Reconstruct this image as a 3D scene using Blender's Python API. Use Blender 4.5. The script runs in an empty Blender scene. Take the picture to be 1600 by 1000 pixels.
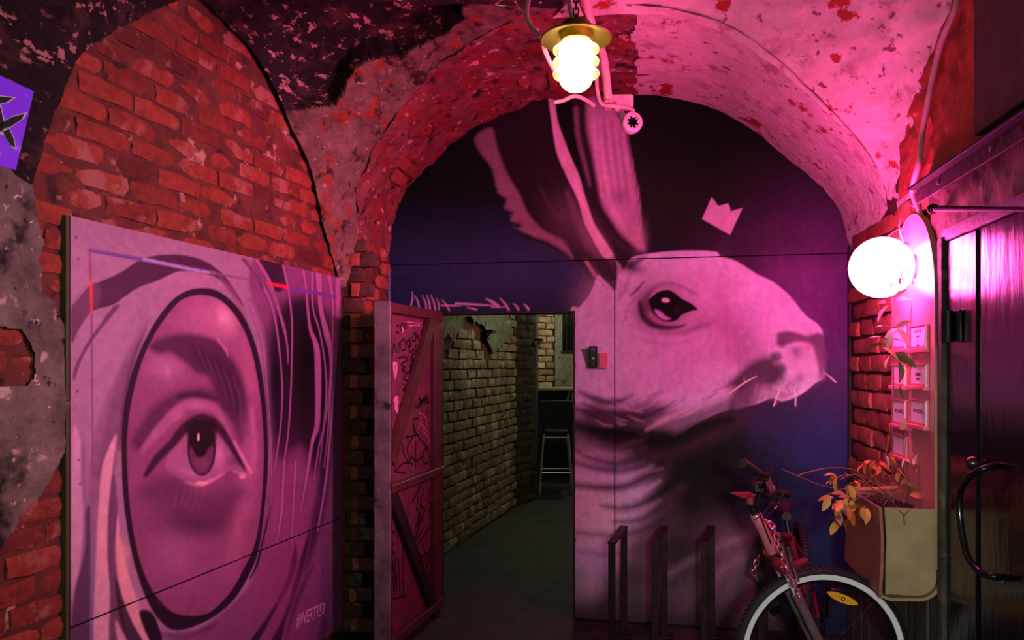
import bpy, math, random
import numpy as np
from mathutils import Vector, Matrix
random.seed(7); RNG = np.random.default_rng(7)
SC = bpy.context.scene
COL = SC.collection
PI = math.pi
# ------------------------------------------------------------------ camera
CH = 1.6; F = 1156.0; HZ = 570.0; YAW = math.radians(10.8)
cs, sn = math.cos(YAW), math.sin(YAW)
cam_d = bpy.data.cameras.new('camera'); cam = bpy.data.objects.new('camera', cam_d); COL.objects.link(cam)
cam.location = (0, 0, CH); cam.rotation_euler = (PI/2, 0, YAW)
cam_d.sensor_fit = 'HORIZONTAL'; cam_d.sensor_width = 36; cam_d.lens = 36*F/1600
cam_d.shift_y = (HZ-500)/1600; cam_d.clip_start = .02
SC.camera = cam
# ------------------------------------------------------------------ world, unseen fill spots, exposure
SC.view_settings.view_transform = 'Standard'; SC.view_settings.look = 'None'
SC.view_settings.gamma = 1; SC.view_settings.use_curve_mapping = False
SC.view_settings.exposure = 0.0
W = bpy.data.worlds.new('night'); SC.world = W; W.use_nodes = True
W.node_tree.nodes['Background'].inputs[0].default_value = (.48, .62, .53, 1)
W.node_tree.nodes['Background'].inputs[1].default_value = .44

def area(name, loc, target, size, color, power, spread=None):
    d = bpy.data.lights.new(name, 'AREA'); d.size = size; d.energy = power; d.color = color
    if spread: d.spread = math.radians(spread)
    o = bpy.data.objects.new(name, d); COL.objects.link(o); o.location = loc
    o.rotation_euler = (Vector(target)-Vector(loc)).to_track_quat('-Z', 'Y').to_euler()
    return o
def spot(name, loc, target, color, power, ang, blend=.6, rad=.08):
    d = bpy.data.lights.new(name, 'SPOT'); d.energy = power; d.color = color
    d.spot_size = math.radians(ang); d.spot_blend = blend; d.shadow_soft_size = rad
    o = bpy.data.objects.new(name, d); COL.objects.link(o); o.location = loc
    o.rotation_euler = (Vector(target)-Vector(loc)).to_track_quat('-Z', 'Y').to_euler()
    return o
spot('pink_vault_fill', (.45, 2.5, 1.95), (-1.0, 3.9, 3.05), (1, .09, .34), 150, 78, .7, .12)  # unseen spot added to brighten the left haunch and arch underside
spot('pink_side_fill', (.82, 2.55, 2.35), (-1.9, 3.1, 1.9), (1, .30, .54), 250, 76, .8, .12)  # unseen spot added to carry pink light onto the left wall
spot('fill_spot_right', (.25, -.3, 1.7), (.9, 3.1, .72), (1, .96, .88), 150, 38)  # unseen neutral fill added behind the camera for planter and wheel
spot('fill_spot_left', (1.0, .9, 2.1), (-2.0, 1.85, 1.15), (1, .84, .74), 58, 76, 1.0)  # unseen fill added for the eye painting and near left plaster
spot('fill_spot_low', (.6, -.8, 2.2), (.35, 4.5, .9), (1, .60, .80), 34, 36)  # unseen weak fill added behind the camera, aimed at the lower mural
GLOBE_L = 78.0; GLOBE_C = (1, .08, .44)

# ------------------------------------------------------------------ helpers
def S(c):
    return tuple(((v/255)/12.92 if v/255 <= .04045 else ((v/255+.055)/1.055)**2.4) for v in c[:3])
def ray(px, py):
    a = (px-800)/F; b = (HZ-py)/F
    return np.array([cs*a-sn, sn*a+cs, b])
def atZ(px, py, Z):
    return np.array([0, 0, CH]) + ray(px, py)*Z
def onX(px, py, X):
    r = ray(px, py); return np.array([0, 0, CH]) + r*(X/r[0])
def onY(px, py, Y):
    r = ray(px, py); return np.array([0, 0, CH]) + r*(Y/r[1])
def onP(px, py, P, n):
    r = ray(px, py); o = np.array([0, 0, CH]); P = np.array(P); n = np.array(n)
    return o + r*(np.dot(P-o, n)/np.dot(r, n))
def proj(p):
    p = np.atleast_2d(p); x = p[:, 0]; y = p[:, 1]; z = p[:, 2]-CH
    Z = -sn*x+cs*y; a = (cs*x+sn*y)/Z
    return 800+a*F, HZ-z/Z*F
def hash3(ix, iy, iz, seed):
    n = (ix*374761393 + iy*668265263 + iz*2147483647 + seed*1274126177) & 0xffffffff
    n = ((n ^ (n >> 13))*1274126177) & 0xffffffff
    n = (n ^ (n >> 16)) & 0xffffffff
    return n/4294967295.0
def vnoise(p, seed=0):
    p = np.asarray(p, float); i = np.floor(p).astype(np.int64); f = p-i; f = f*f*(3-2*f)
    r = 0
    for dx in (0, 1):
        for dy in (0, 1):
            for dz in (0, 1):
                w = (f[:, 0] if dx else 1-f[:, 0])*(f[:, 1] if dy else 1-f[:, 1])*(f[:, 2] if dz else 1-f[:, 2])
                r = r+w*hash3(i[:, 0]+dx, i[:, 1]+dy, i[:, 2]+dz, seed)
    return r*2-1
def fbm(p, scale, octv=4, seed=0, rough=.5):
    p = np.asarray(p)*scale; a = 1; s = 0; t = 0
    for k in range(octv):
        s = s+a*vnoise(p*(2**k), seed+k*7); t += a; a *= rough
    return s/t
def spline(pts, n=8, closed=False):
    """Catmull-Rom through points."""
    P = [np.array(p, float) for p in pts]; m = len(P); out = []
    rng = range(m if closed else m-1)
    for i in rng:
        if closed: a, b, c, d = P[(i-1) % m], P[i], P[(i+1) % m], P[(i+2) % m]
        else: a, b, c, d = P[max(i-1, 0)], P[i], P[i+1], P[min(i+2, m-1)]
        for k in range(n):
            t = k/n
            out.append(.5*((2*b)+(-a+c)*t+(2*a-5*b+4*c-d)*t*t+(-a+3*b-3*c+d)*t**3))
    if not closed: out.append(P[-1])
    return np.array(out)
def resample(pts, n):
    P = np.array(pts, float); d = np.r_[0, np.cumsum(np.linalg.norm(np.diff(P, axis=0), axis=1))]
    t = np.linspace(0, d[-1], n)
    return np.stack([np.interp(t, d, P[:, k]) for k in range(P.shape[1])], 1)

def wloc(o):
    v = Vector((0, 0, 0))
    while o is not None:
        v = v+Vector(o.location); o = o.parent
    return v
def tag(o, label=None, cat=None, group=None, kind=None):
    if label: o['label'] = label
    if cat: o['category'] = cat
    if group: o['group'] = group
    if kind: o['kind'] = kind
    return o
def thing(name, loc, label, cat, group=None, kind=None):
    o = bpy.data.objects.new(name, None); COL.objects.link(o); o.location = tuple(map(float, loc))
    o.empty_display_size = .1
    return tag(o, label, cat, group, kind)
class MB:
    def __init__(s): s.v = []; s.f = []
    def add(s, vs, fs):
        b = len(s.v); s.v += [tuple(map(float, x)) for x in vs]; s.f += [tuple(b+i for i in f) for f in fs]; return s
    def box(s, c, d, R=None):
        c = np.array(c, float); d = np.array(d, float)/2; vs = []
        for z in (-1, 1):
            for (x, y) in ((-1, -1), (1, -1), (1, 1), (-1, 1)):
                q = np.array([x, y, z])*d
                if R is not None: q = np.array(R) @ q
                vs.append(c+q)
        return s.add(vs, [(3, 2, 1, 0), (4, 5, 6, 7), (0, 1, 5, 4), (1, 2, 6, 5), (2, 3, 7, 6), (3, 0, 4, 7)])
    def bbox(s, c, d, R=None, bev=.004):
        """box with chamfered edges"""
        c = np.array(c, float); h = np.array(d, float)/2; bev = min(bev, h.min()*.45); vs = []; idx = {}
        for sx in (-1, 1):
            for sy in (-1, 1):
                for sz in (-1, 1):
                    for ax in range(3):
                        q = h.copy()-bev; q[ax] = h[ax]; q = q*np.array([sx, sy, sz])
                        if R is not None: q = np.array(R) @ q
                        idx[(sx, sy, sz, ax)] = len(vs); vs.append(c+q)
        fs = []
        for ax in range(3):
            o = [k for k in range(3) if k != ax]
            for sg in (-1, 1):
                q = []
                for (a, b) in ((-1, -1), (1, -1), (1, 1), (-1, 1)):
                    t = [0, 0, 0]; t[ax] = sg; t[o[0]] = a; t[o[1]] = b; q.append(idx[(*t, ax)])
                fs.append(q)
        for ax in range(3):
            o = [k for k in range(3) if k != ax]
            for a in (-1, 1):
                for b in (-1, 1):
                    q = []
                    for (sg, wh) in ((-1, o[0]), (1, o[0]), (1, o[1]), (-1, o[1])):
                        t = [0, 0, 0]; t[ax] = sg; t[o[0]] = a; t[o[1]] = b; q.append(idx[(*t, wh)])
                    fs.append(q)
        for sx in (-1, 1):
            for sy in (-1, 1):
                for sz in (-1, 1): fs.append([idx[(sx, sy, sz, k)] for k in range(3)])
        return s.add(vs, fs)
    def tube(s, path, r, seg=10, caps=True, closed=False):
        P = np.array(path, float); n = len(P)
        r = np.full(n, r) if np.isscalar(r) else np.array(r, float)
        if closed: T = np.roll(P, -1, 0)-np.roll(P, 1, 0)
        else: T = np.gradient(P, axis=0)
        T = T/(np.linalg.norm(T, axis=1)[:, None]+1e-12)
        up = np.array([0, 0, 1.]) if abs(T[0][2]) < .9 else np.array([1., 0, 0])
        N = np.cross(T[0], up); N /= np.linalg.norm(N); vs = []
        for i in range(n):
            N = N-T[i]*np.dot(N, T[i]); N /= np.linalg.norm(N)+1e-12; B = np.cross(T[i], N)
            for k in range(seg):
                a = 2*PI*k/seg; vs.append(P[i]+r[i]*(math.cos(a)*N+math.sin(a)*B))
        fs = []
        for i in range(n if closed else n-1):
            j = (i+1) % n
            for k in range(seg):
                l = (k+1) % seg; fs.append((i*seg+k, i*seg+l, j*seg+l, j*seg+k))
        if caps and not closed:
            fs.append(tuple(range(seg-1, -1, -1))); fs.append(tuple((n-1)*seg+k for k in range(seg)))
        return s.add(vs, fs)
    def lathe(s, prof, c=(0, 0, 0), axis=(0, 0, 1), seg=32):
        A = Vector(axis).normalized(); M = A.to_track_quat('Z', 'Y').to_matrix(); c = Vector(c); vs = []; n = len(prof)
        for (r, h) in prof:
            for k in range(seg):
                a = 2*PI*k/seg; vs.append(c+M @ Vector((r*math.cos(a), r*math.sin(a), h)))
        fs = [(i*seg+k, i*seg+(k+1) % seg, (i+1)*seg+(k+1) % seg, (i+1)*seg+k) for i in range(n-1) for k in range(seg)]
        return s.add(vs, fs)
    def prism(s, poly, d):
        """polygon of 3D points extruded by vector d"""
        P = [np.array(p, float) for p in poly]; n = len(P); d = np.array(d, float)
        return s.add(P+[p+d for p in P], [tuple(range(n-1, -1, -1)), tuple(range(n, 2*n))]+[(i, (i+1) % n, n+(i+1) % n, n+i) for i in range(n)])
    def torus(s, c, R, r, ax1, ax2, seg=64, rs=8, sx=1, sy=1):
        c = np.array(c, float); a1 = np.array(ax1, float); a2 = np.array(ax2, float)
        P = [c+a1*R*sx*math.cos(2*PI*k/seg)+a2*R*sy*math.sin(2*PI*k/seg) for k in range(seg)]
        return s.tube(P, r, rs, closed=True)
    def grid(s, P, nu, nv):
        b = np.arange(nu*nv).reshape(nu, nv)
        f = np.stack([b[:-1, :-1], b[1:, :-1], b[1:, 1:], b[:-1, 1:]], -1).reshape(-1, 4)
        return s.add(P, [tuple(x) for x in f])
    def build(s, name, mat, parent=None, smooth=False, origin=None, sharp=40):
        if parent is not None: off = wloc(parent); loc = Vector((0, 0, 0))
        else:
            loc = Vector(origin) if origin is not None else Vector((0, 0, 0)); off = loc
        me = bpy.data.meshes.new(name)
        me.from_pydata([(x-off[0], y-off[1], z-off[2]) for x, y, z in s.v], [], s.f)
        if smooth:
            me.shade_smooth()
            try: me.set_sharp_from_angle(angle=math.radians(sharp))
            except Exception: pass
        me.materials.append(mat)
        o = bpy.data.objects.new(name, me); COL.objects.link(o); o.location = loc
        if parent is not None: o.parent = parent
        import bmesh
        if len(s.f) < 6000:
            bm = bmesh.new(); bm.from_mesh(me); bmesh.ops.recalc_face_normals(bm, faces=bm.faces); bm.to_mesh(me); bm.free()
        return o

# ------------------------------------------------------------------ materials
def newmat(name):
    m = bpy.data.materials.new(name); m.use_nodes = True; nt = m.node_tree
    return m, nt, nt.nodes['Principled BSDF']
def simple(name, col, rough=.5, metal=0, bump=0, bscale=60, var=.15, spec=.5, coat=0):
    m, nt, b = newmat(name); N = nt.nodes; L = nt.links; c = S(col)
    b.inputs['Roughness'].default_value = rough; b.inputs['Metallic'].default_value = metal
    b.inputs['Specular IOR Level'].default_value = spec; b.inputs['Coat Weight'].default_value = coat
    g = N.new('ShaderNodeNewGeometry'); nz = N.new('ShaderNodeTexNoise'); nz.inputs['Scale'].default_value = bscale*.4; nz.inputs['Detail'].default_value = 5
    L.new(g.outputs['Position'], nz.inputs['Vector'])
    r = N.new('ShaderNodeValToRGB'); r.color_ramp.elements[0].position = .3; r.color_ramp.elements[1].position = .7
    r.color_ramp.elements[0].color = (*[x*(1-var) for x in c], 1); r.color_ramp.elements[1].color = (*[min(1, x*(1+var)) for x in c], 1)
    L.new(nz.outputs['Fac'], r.inputs['Fac']); L.new(r.outputs['Color'], b.inputs['Base Color'])
    if bump:
        n2 = N.new('ShaderNodeTexNoise'); n2.inputs['Scale'].default_value = bscale; n2.inputs['Detail'].default_value = 6
        L.new(g.outputs['Position'], n2.inputs['Vector'])
        bp = N.new('ShaderNodeBump'); bp.inputs['Strength'].default_value = bump; bp.inputs['Distance'].default_value = .01
        L.new(n2.outputs['Fac'], bp.inputs['Height']); L.new(bp.outputs['Normal'], b.inputs['Normal'])
    return m
def layered(name, base, layers, rough=.85, bump=.6, bscale=30, stretch=None):
    """base colour pair + list of (colour, noise scale, threshold, softness, detail) laid over each other"""
    m, nt, b = newmat(name); N = nt.nodes; L = nt.links
    b.inputs['Roughness'].default_value = rough; b.inputs['Specular IOR Level'].default_value = .35
    g = N.new('ShaderNodeNewGeometry'); pos = g.outputs['Position']
    if stretch:
        mp = N.new('ShaderNodeMapping'); mp.inputs['Scale'].default_value = stretch; L.new(pos, mp.inputs['Vector']); pos = mp.outputs['Vector']
    nz = N.new('ShaderNodeTexNoise'); nz.inputs['Scale'].default_value = 7; nz.inputs['Detail'].default_value = 8; nz.inputs['Roughness'].default_value = .65
    L.new(pos, nz.inputs['Vector'])
    r = N.new('ShaderNodeValToRGB'); r.color_ramp.elements[0].position = .35; r.color_ramp.elements[1].position = .65
    r.color_ramp.elements[0].color = (*S(base[0]), 1); r.color_ramp.elements[1].color = (*S(base[1]), 1)
    L.new(nz.outputs['Fac'], r.inputs['Fac']); cur = r.outputs['Color']; hs = []
    for i, (c, sc, th, so, det) in enumerate(layers):
        n = N.new('ShaderNodeTexNoise'); n.inputs['Scale'].default_value = sc; n.inputs['Detail'].default_value = det; n.inputs['Roughness'].default_value = .6
        ad = N.new('ShaderNodeVectorMath'); ad.operation = 'ADD'; ad.inputs[1].default_value = (i*3.7+1, i*1.9, i*5.1)
        L.new(pos, ad.inputs[0]); L.new(ad.outputs[0], n.inputs['Vector'])
        mr = N.new('ShaderNodeMapRange'); mr.inputs['From Min'].default_value = th; mr.inputs['From Max'].default_value = th+so
        L.new(n.outputs['Fac'], mr.inputs['Value'])
        mx = N.new('ShaderNodeMix'); mx.data_type = 'RGBA'; mx.inputs[7].default_value = (*S(c), 1)
        L.new(mr.outputs[0], mx.inputs[0]); L.new(cur, mx.inputs[6]); cur = mx.outputs[2]
    L.new(cur, b.inputs['Base Color'])
    n2 = N.new('ShaderNodeTexNoise'); n2.inputs['Scale'].default_value = bscale; n2.inputs['Detail'].default_value = 8; n2.inputs['Roughness'].default_value = .7
    L.new(pos, n2.inputs['Vector'])
    bp = N.new('ShaderNodeBump'); bp.inputs['Strength'].default_value = bump; bp.inputs['Distance'].default_value = .015
    L.new(n2.outputs['Fac'], bp.inputs['Height']); L.new(bp.outputs['Normal'], b.inputs['Normal'])
    return m
def brickmat(name, c1, c2, c3, smear, smear_th=.58, rough=.8):
    m, nt, b = newmat(name); N = nt.nodes; L = nt.links
    b.inputs['Roughness'].default_value = rough; b.inputs['Specular IOR Level'].default_value = .3
    oi = N.new('ShaderNodeObjectInfo'); g = N.new('ShaderNodeNewGeometry')
    r = N.new('ShaderNodeValToRGB'); r.color_ramp.elements[0].color = (*S(c1), 1); r.color_ramp.elements[1].color = (*S(c3), 1)
    e = r.color_ramp.elements.new(.5); e.color = (*S(c2), 1); L.new(oi.outputs['Random'], r.inputs['Fac'])
    n = N.new('ShaderNodeTexNoise'); n.inputs['Scale'].default_value = 22; n.inputs['Detail'].default_value = 8; n.inputs['Roughness'].default_value = .7
    L.new(g.outputs['Position'], n.inputs['Vector'])
    mm = N.new('ShaderNodeMapRange'); mm.inputs['From Min'].default_value = .3; mm.inputs['From Max'].default_value = .7; mm.inputs['To Min'].default_value = .55; mm.inputs['To Max'].default_value = 1.25
    L.new(n.outputs['Fac'], mm.inputs['Value'])
    mu = N.new('ShaderNodeVectorMath'); mu.operation = 'SCALE'; L.new(r.outputs['Color'], mu.inputs[0]); L.new(mm.outputs[0], mu.inputs['Scale'])
    n3 = N.new('ShaderNodeTexNoise'); n3.inputs['Scale'].default_value = 4.5; n3.inputs['Detail'].default_value = 9; n3.inputs['Roughness'].default_value = .68
    L.new(g.outputs['Position'], n3.inputs['Vector'])
    mr = N.new('ShaderNodeMapRange'); mr.inputs['From Min'].default_value = smear_th; mr.inputs['From Max'].default_value = smear_th+.07
    L.new(n3.outputs['Fac'], mr.inputs['Value'])
    mx = N.new('ShaderNodeMix'); mx.data_type = 'RGBA'; mx.inputs[7].default_value = (*S(smear), 1)
    L.new(mr.outputs[0], mx.inputs[0]); L.new(mu.outputs[0], mx.inputs[6]); L.new(mx.outputs[2], b.inputs['Base Color'])
    n2 = N.new('ShaderNodeTexNoise'); n2.inputs['Scale'].default_value = 45; n2.inputs['Detail'].default_value = 7
    L.new(g.outputs['Position'], n2.inputs['Vector'])
    bp = N.new('ShaderNodeBump'); bp.inputs['Strength'].default_value = .7; bp.inputs['Distance'].default_value = .008
    L.new(n2.outputs['Fac'], bp.inputs['Height']); L.new(bp.outputs['Normal'], b.inputs['Normal'])
    return m
def paintmat(name, rough=.45, spec=.5, grime=.12, bump=.15):
    m, nt, b = newmat(name); N = nt.nodes; L = nt.links
    b.inputs['Roughness'].default_value = rough; b.inputs['Specular IOR Level'].default_value = spec
    a = N.new('ShaderNodeVertexColor'); a.layer_name = 'paint'; g = N.new('ShaderNodeNewGeometry')
    n = N.new('ShaderNodeTexNoise'); n.inputs['Scale'].default_value = 28; n.inputs['Detail'].default_value = 9; n.inputs['Roughness'].default_value = .75
    L.new(g.outputs['Position'], n.inputs['Vector'])
    mm = N.new('ShaderNodeMapRange'); mm.inputs['From Min'].default_value = .3; mm.inputs['From Max'].default_value = .7; mm.inputs['To Min'].default_value = 1-grime; mm.inputs['To Max'].default_value = 1+grime*.6
    L.new(n.outputs['Fac'], mm.inputs['Value'])
    mu = N.new('ShaderNodeVectorMath'); mu.operation = 'SCALE'; L.new(a.outputs['Color'], mu.inputs[0]); L.new(mm.outputs[0], mu.inputs['Scale'])
    L.new(mu.outputs[0], b.inputs['Base Color'])
    bp = N.new('ShaderNodeBump'); bp.inputs['Strength'].default_value = bump; bp.inputs['Distance'].default_value = .004
    n2 = N.new('ShaderNodeTexNoise'); n2.inputs['Scale'].default_value = 120; L.new(g.outputs['Position'], n2.inputs['Vector'])
    L.new(n2.outputs['Fac'], bp.inputs['Height']); L.new(bp.outputs['Normal'], b.inputs['Normal'])
    return m
def emit(name, col, st):
    m, nt, b = newmat(name); b.inputs['Base Color'].default_value = (*S(col), 1) if max(col) > 1.01 else (*col, 1)
    b.inputs['Emission Color'].default_value = (*S(col), 1) if max(col) > 1.01 else (*col, 1); b.inputs['Emission Strength'].default_value = st
    return m
def glassmat(name, col, rough=.05, alpha=.35):
    m, nt, b = newmat(name); b.inputs['Base Color'].default_value = (*S(col), 1); b.inputs['Roughness'].default_value = rough
    b.inputs['Transmission Weight'].default_value = alpha; b.inputs['IOR'].default_value = 1.45
    return m

M = {}
M['mortar'] = layered('brick_mortar', ((118, 64, 50), (84, 46, 38)), [((56, 40, 36), 9, .56, .1, 6), ((196, 150, 130), 7, .62, .06, 8)], bump=.9)
M['brick_left'] = brickmat('brick_red', (116, 48, 36), (150, 66, 46), (84, 38, 32), (150, 98, 84), .54)
M['brick_pier'] = brickmat('brick_pier', (165, 80, 60), (180, 100, 80), (140, 66, 50), (190, 160, 150), .62)
M['brick_corr'] = brickmat('brick_corridor', (160, 142, 112), (146, 120, 92), (128, 108, 84), (186, 178, 150), .52)
M['brick_arch'] = brickmat('brick_arch', (170, 85, 72), (150, 68, 55), (130, 60, 52), (214, 180, 176), .57)
M['plaster_left'] = layered('plaster_grey', ((134, 128, 112), (84, 82, 72)), [((190, 180, 166), 9, .58, .06, 10), ((36, 34, 32), 4.5, .54, .10, 10), ((205, 196, 184), 22, .64, .03, 9), ((40, 36, 34), 17, .62, .05, 9)], bump=1.0, bscale=22)
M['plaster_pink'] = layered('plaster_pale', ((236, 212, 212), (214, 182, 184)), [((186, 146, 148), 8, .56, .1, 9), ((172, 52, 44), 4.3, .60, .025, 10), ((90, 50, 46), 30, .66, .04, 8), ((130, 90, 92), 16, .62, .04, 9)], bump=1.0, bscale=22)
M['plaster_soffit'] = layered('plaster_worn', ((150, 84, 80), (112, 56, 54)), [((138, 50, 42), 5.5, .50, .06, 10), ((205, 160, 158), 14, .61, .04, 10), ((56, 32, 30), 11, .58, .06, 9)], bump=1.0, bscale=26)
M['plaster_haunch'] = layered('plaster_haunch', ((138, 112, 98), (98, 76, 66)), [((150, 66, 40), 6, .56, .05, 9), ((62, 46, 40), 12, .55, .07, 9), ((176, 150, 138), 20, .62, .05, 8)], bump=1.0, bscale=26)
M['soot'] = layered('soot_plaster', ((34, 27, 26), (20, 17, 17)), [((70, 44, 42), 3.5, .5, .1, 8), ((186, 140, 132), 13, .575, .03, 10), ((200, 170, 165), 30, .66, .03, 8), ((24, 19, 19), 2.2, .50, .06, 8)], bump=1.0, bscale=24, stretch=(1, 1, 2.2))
M['plaster_corr'] = layered('plaster_corridor', ((150, 152, 132), (116, 116, 98)), [((80, 72, 58), 9, .58, .06, 9)], bump=.9)
M['floor'] = layered('tarmac_floor', ((62, 60, 56), (40, 42, 38)), [((80, 72, 64), 3, .60, .1, 9), ((24, 24, 22), 12, .58, .08, 8)], rough=.62, bump=.9, bscale=34)
M['mortar_dark'] = layered('dark_mortar_bed', ((84, 40, 36), (56, 30, 28)), [], bump=.9)
M['dark'] = simple('dark_backing', (20, 18, 18), .9)
M['paint'] = paintmat('mural_paint', .6, .10, .2)
M['boardpaint'] = paintmat('board_paint', .5, .3, .16)
# ------------------------------------------------------------------ painter: art brushed on a wall panel, in the panel's own drawing coordinates
class Painter:
    def __init__(s, px, py, base):
        s.x = np.asarray(px, float); s.y = np.asarray(py, float); s.c = np.tile(np.array(S(base)), (len(s.x), 1))
    def _sel(s, P, m):
        return np.where((s.x > P[:, 0].min()-m) & (s.x < P[:, 0].max()+m) & (s.y > P[:, 1].min()-m) & (s.y < P[:, 1].max()+m))[0]
    def _mix(s, i, a, col):
        a = np.clip(a, 0, 1)[:, None]; s.c[i] = s.c[i]*(1-a)+np.array(S(col))*a
    def _dist(s, i, P, closed, w=None):
        x = s.x[i]; y = s.y[i]; best = np.full(len(i), 1e9); ww = np.zeros(len(i)); n = len(P)
        for k in range(n if closed else n-1):
            a = P[k]; b = P[(k+1) % n]; dx, dy = b-a; L2 = dx*dx+dy*dy+1e-9
            t = np.clip(((x-a[0])*dx+(y-a[1])*dy)/L2, 0, 1); d = np.hypot(x-a[0]-t*dx, y-a[1]-t*dy)
            if w is not None: d = d-(w[k]*(1-t)+w[min(k+1, n-1)]*t)/2
            best = np.minimum(best, d)
        return best
    def poly(s, pts, col, fe=1.0, a=1.0, sm=True, n=5):
        P = spline(pts, n, True) if sm else np.array(pts, float)
        i = s._sel(P, fe*1.5+1)
        if not len(i): return s
        x = s.x[i]; y = s.y[i]; ins = np.zeros(len(i), bool); m = len(P)
        for k in range(m):
            x1, y1 = P[k]; x2, y2 = P[(k+1) % m]
            if y1 == y2: continue
            c = ((y1 > y) != (y2 > y)) & (x < (x2-x1)*(y-y1)/(y2-y1)+x1); ins ^= c
        d = s._dist(i, P, True); sd = np.where(ins, -d, d)
        t = np.clip(.5-sd/(2*fe), 0, 1); s._mix(i, a*t*t*(3-2*t), col); return s
    def stroke(s, pts, w, col, fe=1.0, a=1.0, sm=True, n=6):
        P = spline(pts, n) if sm and len(pts) > 2 else np.array(pts, float)
        ws = np.interp(np.linspace(0, 1, len(P)), np.linspace(0, 1, len(w)), w) if hasattr(w, '__len__') else np.full(len(P), float(w))
        i = s._sel(P, ws.max()/2+fe*1.5+1)
        if not len(i): return s
        d = s._dist(i, P, False, ws); t = np.clip(.5-d/(2*fe), 0, 1); s._mix(i, a*t*t*(3-2*t), col); return s
    def blob(s, cx, cy, rx, ry, col, a=.7, rot=0, p=2.0):
        r = math.radians(rot); c, q = math.cos(r), math.sin(r); dx = s.x-cx; dy = s.y-cy
        u = (dx*c+dy*q)/rx; v = (-dx*q+dy*c)/ry; d = u*u+v*v; i = np.where(d < 4.5)[0]
        s._mix(i, a*np.exp(-(d[i]**(p/2))*1.1), col); return s
    def ell(s, cx, cy, rx, ry, col, fe=1, a=1, rot=0):
        r = math.radians(rot); P = [(cx+rx*math.cos(t)*math.cos(r)-ry*math.sin(t)*math.sin(r), cy+rx*math.cos(t)*math.sin(r)+ry*math.sin(t)*math.cos(r)) for t in np.linspace(0, 2*PI, 25)[:-1]]
        return s.poly(P, col, fe, a, False)
    def grain(s, amt, sc, seed=3, st=(1, 1)):
        p = np.stack([s.x*st[0], s.y*st[1], 0*s.x], 1); n = fbm(p, sc, 3, seed); s.c *= (1+amt*n)[:, None]; return s

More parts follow.
